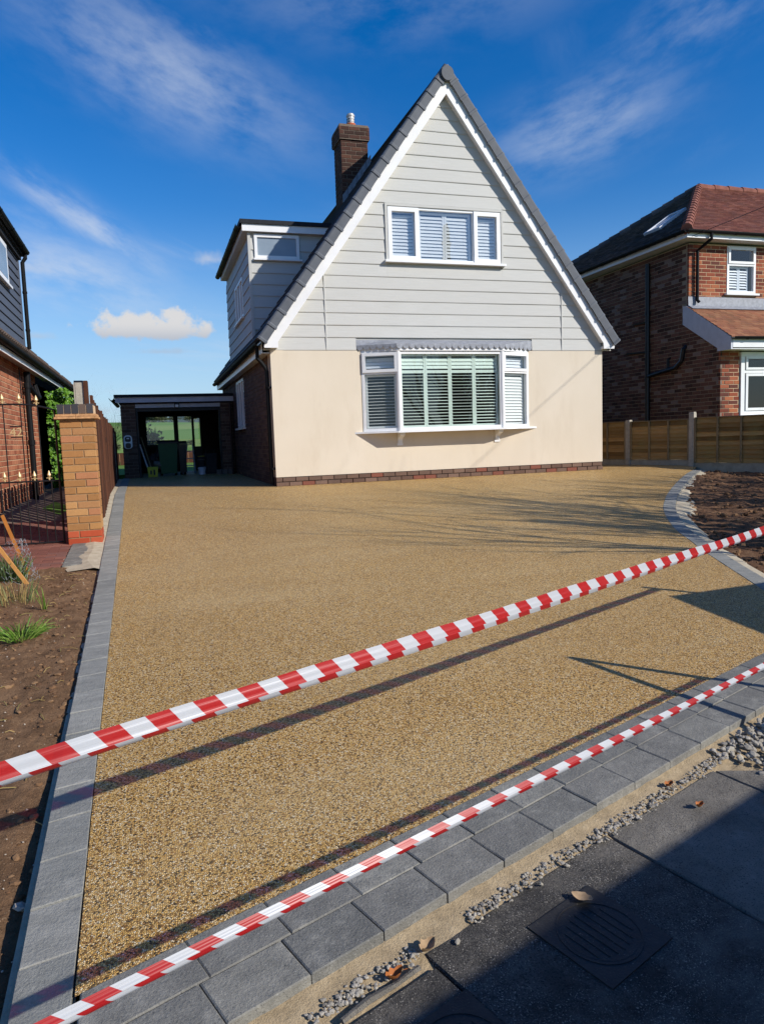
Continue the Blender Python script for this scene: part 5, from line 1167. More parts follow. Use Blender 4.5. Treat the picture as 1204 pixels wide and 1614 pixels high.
for i in range(14):
    for k in range(56):
        xa = -3.97-.285*i; xb = xa-.30; za = 2.40+npit*(-3.97-xa); zb = 2.40+npit*(-3.97-xb); y0 = -7+k*.304; y1 = y0+.300
        if y0 > 10.0: continue
        yy = [y0, y0+.06, y0+.12, y0+.17, y0+.23, y1]; hh = [.0, .035, .008, .008, .035, .0]
        vs = []; 
        for a, h in zip(yy, hh): vs += [(xa+h*.7+.015, a, za+h*.7+.018), (xb+h*.7, a, zb+h*.7)]
        rf.add(vs, [(2*j, 2*j+2, 2*j+3, 2*j+1) for j in range(5)])
        vs = [(xa+h*.7+.015, a, za+h*.7+.018) for a, h in zip(yy, hh)]+[(xa-.01, a, za-.02) for a in yy]; rf.add(vs, [(j, j+6, j+7, j+1) for j in range(5)])
obj('roof', rf, 'tile_brown', NB, fix=False)
f = MB(); f.add([(-3.97, -7, 2.37), (-3.97, 10, 2.37), (-8, 10, 2.37+npit*4.03), (-8, -7, 2.37+npit*4.03)], [(0, 1, 2, 3)]); f.prism([(-4.0, 2.36), (-8, 2.36+npit*4), (-8, 2.3)], 1, 9.8, 9.95); obj('roof_deck', f, 'felt', NB)
for i in range(14):
    xa = -3.97-.285*i; f = MB(); p = Vector((xa, 0, 2.42+npit*(-3.97-xa))); f.box((p.x-.29, 9.96, p.z-.10), (p.x+.02, 10.06, p.z+.05), Matrix.Translation(p) @ Matrix.Rotation(math.atan(npit), 4, 'Y') @ Matrix.Translation(-p)); obj('verge_tile', f, 'tile_brown', NB)
nd_ = MB(); nd_.box((NX_-2.5, -6, 2.5), (NX_-.03, 2.25, 4.42)); ndo = obj('dormer', nd_, 'slate_board', NB)
for i in range(12):
    z0 = 2.58+i*.158; mb = MB(); mb.add([(NX_-.03, -6, z0), (NX_-.03, 2.25, z0), (NX_-.03, 2.25, z0+.158), (NX_-.03, -6, z0+.158), (NX_+.012, -6, z0), (NX_+.012, 2.25, z0), (NX_-.008, 2.25, z0+.158), (NX_-.008, -6, z0+.158)], [(4, 5, 6, 7), (0, 4, 5, 1) if False else (0, 1, 5, 4), (3, 7, 6, 2), (1, 2, 6, 5), (0, 4, 7, 3)]); obj('plank', mb, 'slate_board', ndo)
f = MB(); f.box((NX_-.02, 2.215, 2.60), (NX_+.022, 2.27, 4.44)); obj('corner_trim', f, 'slate_board', ndo)
f = MB(); f.box((NX_-2.6, -6, 4.44), (NX_+.10, 2.40, 4.60)); obj('flat_roof', f, 'felt', ndo); f = MB(); f.box((NX_-2, -6, 4.36), (NX_+.06, 2.33, 4.438)); obj('soffit', f, 'felt', ndo)
gutter(ndo, (NX_+.15, -6, 4.53), (NX_+.15, 2.42, 4.53), .055, 8, out=(1, 0, 0))
f = MB(); f.tube([(NX_+.13, 2.33, 4.5), (NX_+.13, 2.33, 4.40), (NX_+.075, 2.33, 4.32), (NX_+.075, 2.33, 2.72)], .036, 10); dpp = obj('downpipe', f, 'gutter', ndo)
for z in (3.05, 3.75):
    f = MB(); f.tube([(NX_+.075, 2.33, z), (NX_+.075, 2.33, z+.04)], .043, 10); obj('pipe_clip', f, 'gutter', dpp)
f = MB(); f.box((NX_-.0, -.6, 3.62), (NX_+.03, .98, 4.30)); nwf = obj('dormer_window', f, 'white', ndo); f = MB().quad((NX_+.033, -.5, 3.70), (NX_+.033, .88, 3.70), (NX_+.033, .88, 4.22), (NX_+.033, -.5, 4.22)); obj('glass', f, 'frosted', nwf); f = MB(); f.box((NX_+.0, -.65, 3.575), (NX_+.07, 1.05, 3.615)); obj('sill', f, 'white', nwf)
f = MB(); f.tube([(NX_+.10, 1.55, 2.22), (NX_+.10, 1.55, 2.05), (NX_+.09, 1.55, 1.9), (NX_+.09, 1.55, -.3)], [.055, .055, .05, .05], 12); so_ = obj('soil_pipe', f, 'gutter', NB)
for z in (1.93, .9): 
    f = MB(); f.tube([(NX_+.09, 1.55, z), (NX_+.09, 1.55, z+.09)], .062, 12); obj('pipe_collar', f, 'gutter', so_)
f = MB(); f.tube([(NX_+.10, 1.55, 2.0), (NX_+.16, 2.2, 1.80), (NX_+.10, 2.9, 1.84), (NX_+.02, 3.0, 2.1)], .05, 10); obj('pipe_branch', f, 'gutter', NB)
f = MB(); f.tube([(NX_+.04, 1.15, 2.25), (NX_+.04, 1.15, 1.72)], .012, 6); obj('cable', f, 'black', NB)
# ivy hedge at the end of the passage
random.seed(8); iv = root('ivy', (-3.6, 4.3, 0), 'bright green ivy covered hedge between the left house and the brown fence', 'ivy')
f = MB()
for k in range(5): f.tube([(-4.1+.14*k, 4.45, -.1), (-4.12+.15*k, 4.40, 1.0), (-4.05+.14*k, 4.42, 1.85)], [.02, .015, .006], 5)
obj('stem', f, 'bark', iv); pts = []
for k in range(4200):
    x = random.uniform(-4.22, -3.52); z = random.uniform(-.05, 2.08-.25*max(0, x+3.75)+.08*noise.noise(Vector((x*4, 0, 0)))); y = 4.25-.16*noise.noise(Vector((x*3.5, z*3.5, 1)))-.14*noise.noise(Vector((x*9, z*9, 5)))+abs(random.gauss(0, .05)); pts.append((x, y, z))
mbv = MB()
for p in pts:
    n = Vector((random.gauss(.2, .5), -1+random.gauss(0, .4), .35+random.gauss(0, .4))).normalized(); a = n.orthogonal().normalized(); a = Matrix.Rotation(random.uniform(0, 6.3), 3, n) @ a; b_ = n.cross(a); s_ = random.uniform(.035, .075); p = Vector(p)
    mbv.add([p-a*s_*.5, p+b_*s_*.45-a*s_*.1, p+a*s_*.6, p-b_*s_*.45-a*s_*.1], [(0, 1, 2, 3)])
obj('foliage', mbv, 'ivy', iv, fix=False)
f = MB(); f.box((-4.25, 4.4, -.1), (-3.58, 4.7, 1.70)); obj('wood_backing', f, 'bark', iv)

# ------------------------------------------------------------------ right fence and neighbour
FR = root('panel_fence', (8.8, -.3, 0), 'overlapping timber panel fence with concrete posts in front of the brick neighbour', 'fence')
FP = [Vector((7.70, 2.60, 0)), Vector((8.24, 1.12, 0)), Vector((8.80, -.28, 0)), Vector((9.42, -1.72, 0)), Vector((10.04, -3.15, 0))]
for i, p in enumerate(FP):
    f = MB(); t = (FP[min(i+1, 4)]-FP[max(i-1, 0)]).normalized(); Rz = Matrix.Translation((p.x, p.y, gz(0, p.y))) @ Matrix.Rotation(atan2(t.y, t.x), 4, 'Z')
    hp = (1.0, .99, 1.12, 1.12, 1.12)[i]
    f.box((-.055, -.055, -.2), (.055, .055, hp), Rz); f.box((-.03, -.06, -.2), (.03, .06, hp-.01), Rz); f.prism([], 2, 0, 0) if False else None
    po = obj('concrete_post', f, 'conpost', FR); f = MB(); f.box((-.05, -.05, hp), (.05, .05, hp+.025), Rz); obj('post_cap', f, 'conpost', po)
for i in range(4):
    A, B = FP[i], FP[i+1]; t = (B-A).normalized(); L_ = (B-A).length; z0 = (gz(0, A.y)+gz(0, B.y))/2
    Rz = Matrix.Translation((A.x, A.y, z0)) @ Matrix.Rotation(atan2(t.y, t.x), 4, 'Z')
    f = MB(); f.box((.05, -.02, -.12), (L_-.05, .02, .13), Rz); obj('gravel_board', f, 'gravel_board', FR)
    top = .95 if i < 2 else 1.04; n = 10; h = (top-.13)/n
    for k in range(n):
        f = MB(); za = .135+k*h; sd = -1
        prof = [(-.034, za-.006), (-.020, za-.006), (.012, za+h+.018), (.002, za+h+.018)]; nseg = 5; vs = []
        for j in range(nseg+1):
            x = .055+(L_-.11)*j/nseg; e = .012*noise.noise(Vector((x*4, k*3+i*17, 0))); vs += [Rz @ Vector((x, q[0], q[1]+(e if qi < 2 else 0))) for qi, q in enumerate(prof)]
        f.add(vs, [(4*j+q, 4*j+4+q, 4*j+4+(q+1) % 4, 4*j+(q+1) % 4) for j in range(nseg) for q in range(4)]+[(0, 1, 2, 3), tuple(4*nseg+q for q in (3, 2, 1, 0))]); obj('slat', f, 'fence_panel', FR)
    for fr in (.0, .333, .667, 1.0):
        x = .075+(L_-.15)*fr; f = MB(); f.box((x-.018, -.056, .133), (x+.018, -.036, top+.02), Rz); obj('batten', f, 'batten', FR)
    f = MB(); f.box((.055, -.036, top+.021), (L_-.055, .02, top+.040), Rz); obj('capping', f, 'batten', FR)
RN = root('brick_house', (12, 4, 0), 'two-storey red brick neighbour house on the right with hipped tile roof', 'house')
RX, RY, RY2, RZ = 9.90, 1.19, .17, 5.0
f = MB(); f.box((RX+.008, RY+.008, -.3), (RX+.25, 8.2, RZ)); f.box((RX+.008, RY2+.008, -.3), (RX+.25, RY+.007, 2.55)); f.prism([(RY2+.008, 2.55), (RY+.007, 2.55), (RY+.007, 3.40), (RY2+.008, 2.68)], 0, RX+.008, RX+.25); f.box((RX+.25, RY+.008, 3.3), (10.97, RY+.2, RZ)); f.box((11.80, RY+.008, 3.3), (16, RY+.2, RZ)); f.box((10.97, RY+.008, 3.3), (11.80, RY+.2, 3.86)); f.box((10.97, RY+.008, 4.97), (11.80, RY+.2, RZ)); f.box((RX+.25, RY2+.008, -.3), (10.42, RY2+.2, 2.62)); f.box((10.42, RY2+.008, -.3), (16, RY2+.2, .96))
rw = obj('brick_wall', f, 'mortar', RN)
sr = bond(8.2-RY2, RZ+.3, .25, .088, .013); sr = [r for r in sr if not (r[0] < RY-RY2-.005 and r[3] > 2.96+.70*r[0])]
pieces('brick', sr, (RX, RY2, -.3), (0, 1, 0), (-1, 0, 0), .05, 'brick_side', rw, limit=170, key=lambda r: r[0]+(.0 if r[1] > 1.2 else 9), stuffname='brickwork')
f = MB(); f.box((RX+.25, RY+.006, 3.3), (10.969, RY+.02, RZ)); f.box((11.801, RY+.006, 3.3), (16, RY+.02, RZ)); f.box((RX+.25, RY2+.006, -.3), (10.42, RY2+.02, 2.6)); fw = obj('front_wall', f, 'mortar_pale', RN)
pieces('brick', [r for r in bond(6.1, RZ+.3, .25, .088, .013, [(1.07, 4.16, 1.90, 5.27)]) if r[1] > 3.75], (RX, RY, -.3), (1, 0, 0), (0, -1, 0), .05, 'brick_right', fw, limit=90, key=lambda r: r[0], stuffname='front_brickwork')
pieces('brick', [r for r in bond(.52, 2.9, .25, .088, .013)], (RX, RY2, -.3), (1, 0, 0), (0, -1, 0), .05, 'brick_right', fw, limit=80)
# window upstairs
def nwin(x0, x1, z0, z1, y, zt, par):
    f = MB(); frame_rect(f, x0, x1, z0, z1, .06, y, y+.07); f.box((x0+.06, y, zt-.025), (x1-.06, y+.07, zt+.025)); w_ = obj('window', f, 'white', par)
    f = MB(); frame_rect(f, x0+.03, x1-.03, zt+.02, z1-.03, .055, y-.02, y+.03); obj('fanlight', f, 'white', w_)
    pane(w_, x0+.08, x1-.08, zt+.07, z1-.08, y+.01, 'glass'); pane(w_, x0+.06, x1-.06, z0+.06, zt-.02, y+.03, 'glass_blue'); f = MB(); f.box((x0-.06, y-.07, z0-.045), (x1+.06, y+.02, z0-.002)); obj('sill', f, 'white', w_); return w_
w1 = nwin(10.97, 11.80, 3.90, 4.98, RY-.01, 4.56, RN); louvres(w1, 11.04, 11.38, 3.97, 4.53, RY+.10, .062, radians(58), stile=.035); louvres(w1, 11.385, 11.66, 3.97, 4.53, RY+.10, .062, radians(58), stile=.035)
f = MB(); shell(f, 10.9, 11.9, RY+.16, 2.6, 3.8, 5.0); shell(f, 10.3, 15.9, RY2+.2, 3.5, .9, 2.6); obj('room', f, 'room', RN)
f = MB(); frame_rect(f, 10.44, 12.9, 1.02, 2.42, .10, RY2-.03, RY2+.06); f.box((10.54, RY2-.03, 1.96), (12.8, RY2+.05, 2.02)); f.box((11.35, RY2-.03, 1.12), (11.43, RY2+.05, 2.32)); w2 = obj('window', f, 'white', RN)
f = MB(); frame_rect(f, 10.56, 11.34, 1.13, 1.95, .06, RY2-.05, RY2+.0); frame_rect(f, 10.56, 11.34, 2.03, 2.32, .05, RY2-.05, RY2+.0); obj('casement', f, 'white', w2)
pane(w2, 10.6, 12.8, 1.12, 1.97, RY2+.02, 'glass'); pane(w2, 10.6, 12.8, 2.02, 2.32, RY2+.02, 'glass'); f = MB(); f.box((10.38, RY2-.12, .965), (12.95, RY2+.03, 1.015)); obj('sill', f, 'white', w2)
f = MB(); 
for k in range(10): f.tube([(10.58+.022*k, RY2+.14, 1.05), (10.58+.022*k, RY2+.14, 2.38)], .016, 5)
obj('curtain', f, 'curtain', RN)
# lean-to roof
lt = MB(); n = 13
for i in range(n):
    for k in range(36):
        t0, t1 = i/n, (i+1)/n+.02; y0 = -.22+t0*(RY+.2); y1 = -.22+t1*(RY+.2); z0 = 2.70+t0*.86; z1 = 2.70+t1*.86; x0 = 9.84+k*.17+(.085 if i % 2 else 0)-(.0 if True else 0); x1 = x0+.166
        if k == 0 and i % 2: lt.add([(9.84, y0, z0+.022), (9.924, y0, z0+.022), (9.924, y1, z1+.004), (9.84, y1, z1+.004), (9.84, y0, z0), (9.924, y0, z0)], [(0, 1, 2, 3), (4, 5, 1, 0)])
        h = random.uniform(-.003, .004); lt.add([(x0, y0, z0+.022+h), (x1, y0, z0+.022+h), (x1, y1, z1+.004), (x0, y1, z1+.004), (x0, y0, z0), (x1, y0, z0)], [(0, 1, 2, 3), (4, 5, 1, 0), (0, 3, 4) if False else (0, 4, 5, 1)][:2])
obj('lean_to_roof', lt, 'tile_orange', RN, fix=False)
f = MB(); f.prism([(-.2, 2.55), (RY, 3.40), (RY, 3.53), (-.2, 2.69)], 0, 9.90, 16); obj('roof_deck', f, 'felt', RN)
f = MB(); f.prism([(-.20, 2.70), (-.20, 2.44), (.20, 2.44), (.20, 2.51), (RY+.12, 3.18), (RY+.12, 3.60), (RY, 3.58)], 0, 9.84, 9.885); obj('bargeboard', f, 'garage_fascia', RN)
f = MB(); f.box((9.89, -.205, 2.48), (16, -.18, 2.66)); obj('fascia', f, 'white', RN); f = MB(); f.box((9.89, -.18, 2.445), (16, RY2, 2.462)); obj('soffit', f, 'white', RN)
gutter(RN, (9.84, -.265, 2.70), (16, -.265, 2.70), .055, 7, out=(0, -1, 0))
f = MB(); f.prism([(RY-.012, 3.80), (RY-.005, 3.80), (RY-.005, 3.58), (RY-.16, 3.50), (RY-.17, 3.51), (RY-.025, 3.60)], 0, 9.88, 16); obj('lead_flashing', f, 'lead', RN)
# hipped roof
e0x, e0y, e1y, ez = 9.58, .88, 8.4, 5.20; rpx, rz_ = 13.07, 7.50
P = {'c0': Vector((e0x, e0y, ez)), 'c1': Vector((e0x, e1y, ez)), 'r0': Vector((rpx, (e0y+e1y)/2, rz_)), 'r1': Vector((20, (e0y+e1y)/2, rz_)), 'f1': Vector((20, e0y, ez)), 'b1': Vector((20, e1y, ez))}
def rslope(A, B, Cc, Dd, rows_, wt, mat, nm):
    """tile courses on the quad A,B (eave) to D,C (ridge)"""
    mb = MB(); nrm_ = (B-A).cross(Dd-A).normalized()
    if nrm_.z < 0: nrm_ = -nrm_
    for i in range(rows_):
        a0 = A.lerp(Dd, i/rows_); b0 = B.lerp(Cc, i/rows_); a1 = A.lerp(Dd, min(1, (i+1.12)/rows_)); b1 = B.lerp(Cc, min(1, (i+1.12)/rows_)); n_ = max(1, int((b0-a0).length/wt)); off = .5*(i % 2)/n_
        for k in range(n_+1):
            t0 = max(0, (k-.5*(i % 2))/n_); t1 = min(1, (k+1-.5*(i % 2))/n_-.02/n_)
            if t1 <= t0: continue
            h = nrm_*(.02+random.uniform(-.003, .005)); q = [a0.lerp(b0, t0)+h, a0.lerp(b0, t1)+h, a1.lerp(b1, t1)+nrm_*.003, a1.lerp(b1, t0)+nrm_*.003, a0.lerp(b0, t0), a0.lerp(b0, t1)]
            mb.add(q, [(0, 1, 2, 3), (4, 5, 1, 0)])
    mb.add([A-nrm_*.02, B-nrm_*.02, Cc-nrm_*.02, Dd-nrm_*.02], [(0, 1, 2, 3)]); return obj(nm, mb, mat, RN, fix=False)
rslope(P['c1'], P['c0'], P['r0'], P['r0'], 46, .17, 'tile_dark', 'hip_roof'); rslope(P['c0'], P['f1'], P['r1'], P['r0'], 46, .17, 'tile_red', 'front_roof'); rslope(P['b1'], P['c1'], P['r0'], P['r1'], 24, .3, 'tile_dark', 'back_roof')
hp_ = MB()
for (a, b_, n) in ((P['c0'], P['r0'], 17), (P['c1'], P['r0'], 17), (P['r0'], P['r1'], 14)):
    for k in range(n):
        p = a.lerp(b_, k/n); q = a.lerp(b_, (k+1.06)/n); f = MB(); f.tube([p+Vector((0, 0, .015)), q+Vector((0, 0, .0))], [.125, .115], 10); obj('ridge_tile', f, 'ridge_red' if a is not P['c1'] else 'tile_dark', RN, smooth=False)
f = MB(); f.box((e0x+.03, e0y+.02, ez-.16), (e0x+.05, e1y, ez-.0)); f.box((e0x+.05, e0y+.02, ez-.16), (20, e0y+.04, ez-.0)); obj('fascia', f, 'white', RN)
f = MB(); f.box((e0x+.051, e0y+.041, ez-.158), (RX+.1, e1y, ez-.145)); f.box((RX+.1, e0y+.041, ez-.158), (20, RY+.1, ez-.145)); obj('soffit', f, 'soffit', RN)
gutter(RN, (e0x-.03, e0y-.03, ez-.01), (e0x-.03, e1y, ez-.01), .06, 8); gutter(RN, (e0x-.03, e0y-.04, ez-.01), (18, e0y-.04, ez-.01), .06, 9, out=(0, -1, 0))
f = MB(); f.tube([(10.22, .84, 5.14), (10.22, .84, 5.02), (10.15, .97, 4.92), (10.09, RY-.06, 4.82), (10.09, RY-.06, 3.72), (10.11, RY-.10, 3.66)], .036, 10); obj('downpipe', f, 'gutter', RN)
f = MB(); f.tube([(RX-.06, 2.58, 4.84), (RX-.06, 2.58, -.2)], .055, 12); rsp = obj('soil_pipe', f, 'black', RN)
for z in (2.75, 2.0, 3.6):
    f = MB(); f.tube([(RX-.06, 2.58, z), (RX-.06, 2.58, z+.08)], .066, 12); obj('pipe_collar', f, 'black', rsp)
f = MB(); f.tube([(RX-.06, 2.58, 2.10), (RX-.06, 2.1, 2.16), (RX-.06, 1.55, 2.22), (RX-.06, 1.34, 2.36), (RX-.06, 1.28, 2.62), (RX+.02, 1.28, 2.68)], .05, 10); f.tube([(RX-.06, 1.82, 2.20), (RX-.06, 1.82, 2.45), (RX+.02, 1.82, 2.47)], .03, 8); obj('waste_pipe', f, 'black', RN)
f = MB(); f.tube([(RX-.03, 2.58, 2.70), (RX-.03, 3.5, 2.76)], .02, 6); f.tube([(RX-.03, 2.58, 3.44), (RX-.03, 3.2, 3.46)], .02, 6); obj('branch_pipe', f, 'black', RN)
# roof window
nh = (P['c0']-P['c1']).cross(P['r0']-P['c1']).normalized(); nh = nh if nh.z > 0 else -nh
upv = (P['r0']-(P['c0']+P['c1'])/2).normalized(); al = Vector((0, 1, 0)); ctr = Vector((10.85, 3.2, 0)); ctr.z = ez+(ctr.x-e0x)*(rz_-ez)/(rpx-e0x)
Mx = Matrix((( -al).to_4d(), upv.to_4d(), nh.to_4d(), Vector((0, 0, 0, 1)))).transposed(); Mx = Matrix(((-al.x, upv.x, nh.x, ctr.x), (-al.y, upv.y, nh.y, ctr.y), (-al.z, upv.z, nh.z, ctr.z), (0, 0, 0, 1)))
f = MB(); tmp = MB()
for a, b_ in (((-.32, -.48, .0), (-.26, .48, .08)), ((.26, -.48, 0), (.32, .48, .08)), ((-.26, -.48, 0), (.26, -.42, .08)), ((-.26, .42, 0), (.26, .48, .08))): tmp.box(a, b_)
f.add([Mx @ Vector(q) for q in tmp.v], tmp.f); rwn = obj('roof_window', f, 'alu', RN); f = MB().quad(*[Mx @ Vector(q) for q in ((-.26, -.42, .05), (.26, -.42, .05), (.26, .42, .05), (-.26, .42, .05))]); obj('glass', f, 'frosted', rwn)
# overhead wire to the corner of the right house
wp = [Vector((9.7, .86, 5.05)), Vector((10.6, -3.0, 5.45)), Vector((12.0, -9.5, 6.8)), Vector((13.2, -15, 7.9))]
f = MB(); f.tube(wp, .007, 5); obj('overhead_wire', f, 'black', label='thin black overhead wire running from the right house to the upper right', cat='wire')
f = MB(); f.tube([(13.2, -15.1, -1.0), (13.2, -15.1, 8.2)], [.14, .10], 10); obj('telegraph_pole', f, 'bark', label='wooden telegraph pole across the road holding the overhead wire', cat='pole')

# ------------------------------------------------------------------ plants and stakes on the left
def blades(name, c, n, h, lean, mat, lab, cat, w_=.006, spread=.06, seed=1, dry=0):
    random.seed(seed); mb = MB(); m2 = MB()
    for i in range(n):
        a = random.uniform(0, 6.28); r_ = spread*sqrt(random.random()); p = Vector((c[0]+r_*cos(a), c[1]+r_*sin(a), 0)); p.z = zl(p.x, p.y)-.005
        dv = Vector((cos(a)*lean*random.uniform(.3, 1.3)+random.gauss(0, .12), sin(a)*lean*random.uniform(.3, 1.3)+random.gauss(0, .12), 1)).normalized(); hh = h*random.uniform(.55, 1.15); sd = dv.cross(Vector((random.gauss(0, 1), random.gauss(0, 1), .2))).normalized()
        pts = [p, p+dv*hh*.4, p+dv*hh*.75+Vector((dv.x, dv.y, -.15))*hh*.12, p+dv*hh+Vector((dv.x, dv.y, -.5))*hh*.28]; vs = []
        for q, ww in zip(pts, (1, .9, .65, .1)): vs += [q-sd*w_*ww*.5, q+sd*w_*ww*.5]
        (m2 if random.random() < dry else mb).add(vs, [(0, 1, 3, 2), (2, 3, 5, 4), (4, 5, 7, 6)])
    rt = root(name, (c[0], c[1], zl(c[0], c[1])), lab, cat); obj('leaf_blades', mb, mat, rt, fix=False)
    if m2.v: obj('dry_blades', m2, 'dry', rt, fix=False)
blades('bulb_plant', (-3.44, -5.62), 130, .30, .38, 'daff', 'clump of upright dark green bulb leaves inside the wire netting', 'plant', .011, .12, 3)
blades('grass_tuft', (-3.10, -7.45), 170, .17, 1.3, 'grass', 'bright green grass tuft on the soil at the left edge', 'grass', .008, .10, 5)
blades('grass_tuft', (-3.03, -6.75), 16, .20, .22, 'grass', 'single thin green sprout on the soil right of the dry stems', 'grass', .008, .02, 6, .3)
blades('dry_plant', (-3.28, -6.45), 90, .24, .35, 'daff', 'patch of dry yellowish stems below the wire netting', 'plant', .005, .15, 7, .65)
def stake(a, b_, lab, mat):
    a = Vector(a); b_ = Vector(b_); t = (b_-a).normalized(); f = MB(); f.tube([a, b_], .021, 4); return obj('wooden_stake', f, mat, label=lab, cat='stake', group='stakes of the wire cage')
stake((-3.28, -5.80, -.44), (-3.58, -5.72, .04), 'pale front wooden stake leaning left against the wire netting', 'stake'); stake((-3.33, -5.42, -.40), (-3.56, -5.18, .18), 'darker wooden stake leaning behind the pale one', 'stake_dark')
f = MB(); random.seed(4)
for lay in range(9):
    z = -.40+lay*.045; pts = []
    for k in range(25):
        a = -2.2+k*.16; rr = .19-.012*lay; pts.append(Vector((-3.42+rr*cos(a)+.02*sin(lay*.8+k), -5.58+rr*sin(a)*1.15, z+(.016 if (k+lay) % 2 else -.016)-.0)))
    f.tube(pts, .0016, 4, cap=False)
obj('wire_netting', f, 'wire', label='loop of grey chicken wire netting around the bulb leaves', cat='wire netting', fix=False)
def leaf_obj(x, y, o, s_, ang, mat, lab, curl=.5):
    mb = MB(); n = 6; vs = []
    for i in range(n+1):
        t = i/n; w_ = s_*.42*sin(pi*min(.97, t*.93+.05))**.8*(1+.15*sin(i*2.5)); x0 = (t-.5)*s_*1.3; zc_ = curl*s_*(t-.5)**2*1.6
        for k in (-1, -.5, 0, .5, 1): vs.append((x0, k*w_, zc_+curl*abs(k)**1.5*w_*.9+random.uniform(-.04, .04)*s_))
    fs = [(5*i+k, 5*i+5+k, 5*i+6+k, 5*i+1+k) for i in range(n) for k in range(4)]; base = Vector((x, y, .07*y+o+.004)); Rm = Matrix.Translation(base) @ Matrix.Rotation(ang, 4, 'Z') @ Matrix.Rotation(random.uniform(-.2, .2), 4, 'X')
    mb.add([Rm @ Vector(q) for q in vs], fs); mb.tube([Rm @ Vector((s_*.65, 0, .2*s_*curl)), Rm @ Vector((s_*1.05, .05*s_, .1*s_))], .0012, 4); return obj('dead_leaf', mb, mat, label=lab, cat='leaf', group='dead leaves on the pavement edge', smooth=True)
random.seed(12)
leaf_obj(-1.50, -11.20, -0.050, .050, .4, 'dead', 'orange curled dead leaf in the sandy trench near the bottom', 1.2); leaf_obj(-1.37, -11.13, -0.046, .055, .6, 'dead_pale', 'pale brown rolled dead leaf beside the orange one', 1.3)
leaf_obj(-.77, -11.08, -0.042, .058, 2.2, 'dead_pale', 'pale dead leaf on the edge of the round inspection cover', .5); leaf_obj(.02, -10.74, -0.046, .036, .3, 'dead', 'small orange dead leaf on the sunlit pavement', 1.3)
leaf_obj(.33, -10.80, -0.046, .045, 1.2, 'dead_pale', 'brown dead leaf in the shadow on the right pavement', .6); leaf_obj(.0, -10.57, -0.038, .040, .3, 'dead', 'orange dead leaf among the stone chippings', 1.0)
f = MB(); rock(f, KP(-5.15, -9.94, -.042), .014); obj('stone', f, 'chips', label='small grey stone resting on the pavement edge by the dead leaves', cat='stone')
f = MB(); a = KP(-5.62, -9.955, -.040); b_ = KP(-5.32, -9.945, -.040); f.tube([a, a.lerp(b_, .35)+Vector((0, .004, .003)), a.lerp(b_, .7)-Vector((0, .004, 0)), b_], [.009, .012, .008, .010], 5); obj('mortar_sliver', f, 'pavement', label='broken sliver of old mortar along the pavement edge', cat='mortar')
random.seed(14); f = MB()
for k in range(150):
    y = random.uniform(-11, -5.6); x = lx(y)-.2-1.1*random.random(); a = random.uniform(0, 6.28); L_ = random.uniform(.03, .14); p = Vector((x, y, zl(x, y)+.006)); q = Vector((x+L_*cos(a), y+L_*sin(a), 0)); q.z = zl(q.x, q.y)+.008; f.tube([p, p.lerp(q, .5)+Vector((0, 0, .01)), q], .0022, 4)
obj('dry_twigs', f, 'dry', kind='stuff', fix=False)

# ------------------------------------------------------------------ barrier tapes and what holds them
def tape(name, A, B, width, mat, roll0, roll1, lab, split=.62, fold=.6, shift=.05, wr=.002, n=300, sd=1, fade=1.0):
    """plastic ribbon creased lengthwise into two facets; the print on the lower facet is offset by the crease"""
    A = Vector(A); B = Vector(B); t = (B-A).normalized(); hor = Vector((t.y, -t.x, 0)).normalized(); vert = Vector((0, 0, 1)); L_ = (B-A).length; mb = MB(); uvs = []
    W1 = width*split; W2 = width*(1-split); P1 = [(W1*(1-k/6), 0) for k in range(7)]; P2 = [k/4 for k in range(5)]; m_ = 12
    for i in range(n+1):
        f_ = i/n; p = A.lerp(B, f_); ro = roll0+(roll1-roll0)*f_+.16*noise.noise(Vector((f_*L_*.7, sd, 0))); c_, s_ = cos(ro), sin(ro); wd = vert*c_+hor*s_; nd = hor*c_-vert*s_
        fo = fold*(1+.5*noise.noise(Vector((f_*L_*.5, sd, 9)))); sh = shift*(1-fade*f_)*(1+.6*noise.noise(Vector((f_*L_*.6, sd, 5)))); wob = (1.06-.16*f_)*(1+.05*noise.noise(Vector((f_*L_*3.1, sd, 7))))+.07*noise.noise(Vector((f_*L_*1.3, sd, 3)))
        for k, (w_, _) in enumerate(P1):
            bend = wr*2*noise.noise(Vector((f_*L_*.5, k*.8, sd)))*(.4+.6*min(1, k/3)) if k < 6 else 0
            mb.v.append(tuple(p+wd*(w_*wob-width*.12)+nd*bend)); uvs.append((f_*L_, w_+W2))
        for k, q in enumerate(P2):
            a = fo*(.5+.5*q); bend = wr*2*noise.noise(Vector((f_*L_*.5, 20+k*.8, sd))) if k else 0
            mb.v.append(tuple(p+wd*(-width*.12-W2*q*wob*cos(a))+nd*(-W2*q*sin(a)+bend))); uvs.append((f_*L_+sh, W2*(1-q)))
    mb.f = [(i*m_+k, (i+1)*m_+k, (i+1)*m_+k+1, i*m_+k+1) for i in range(n) for k in range(m_-1) if k != 6]
    o = obj(name, mb, mat, label=lab, cat='barrier tape', smooth=True, fix=False); uv = o.data.uv_layers.new(name='UVMap')
    for lp in o.data.loops: uv.data[lp.index].uv = uvs[lp.vertex_index]
    return o
ua, ub = Vector((-2.57, -11.006, -.085)), Vector((1.923, -9.144, .075)); ud_ = ub-ua
tape('barrier_tape', ua-ud_*.15, ub+ud_*.19, .082, 'tape', -.30, -.10, 'red and white striped barrier tape, the higher of the two across the drive', .62, .75, .055, .0022, sd=3)
la, lb_ = Vector((-2.38, -11.659, -.352)), Vector((.359, -10.731, -.222)); ld_ = lb_-la
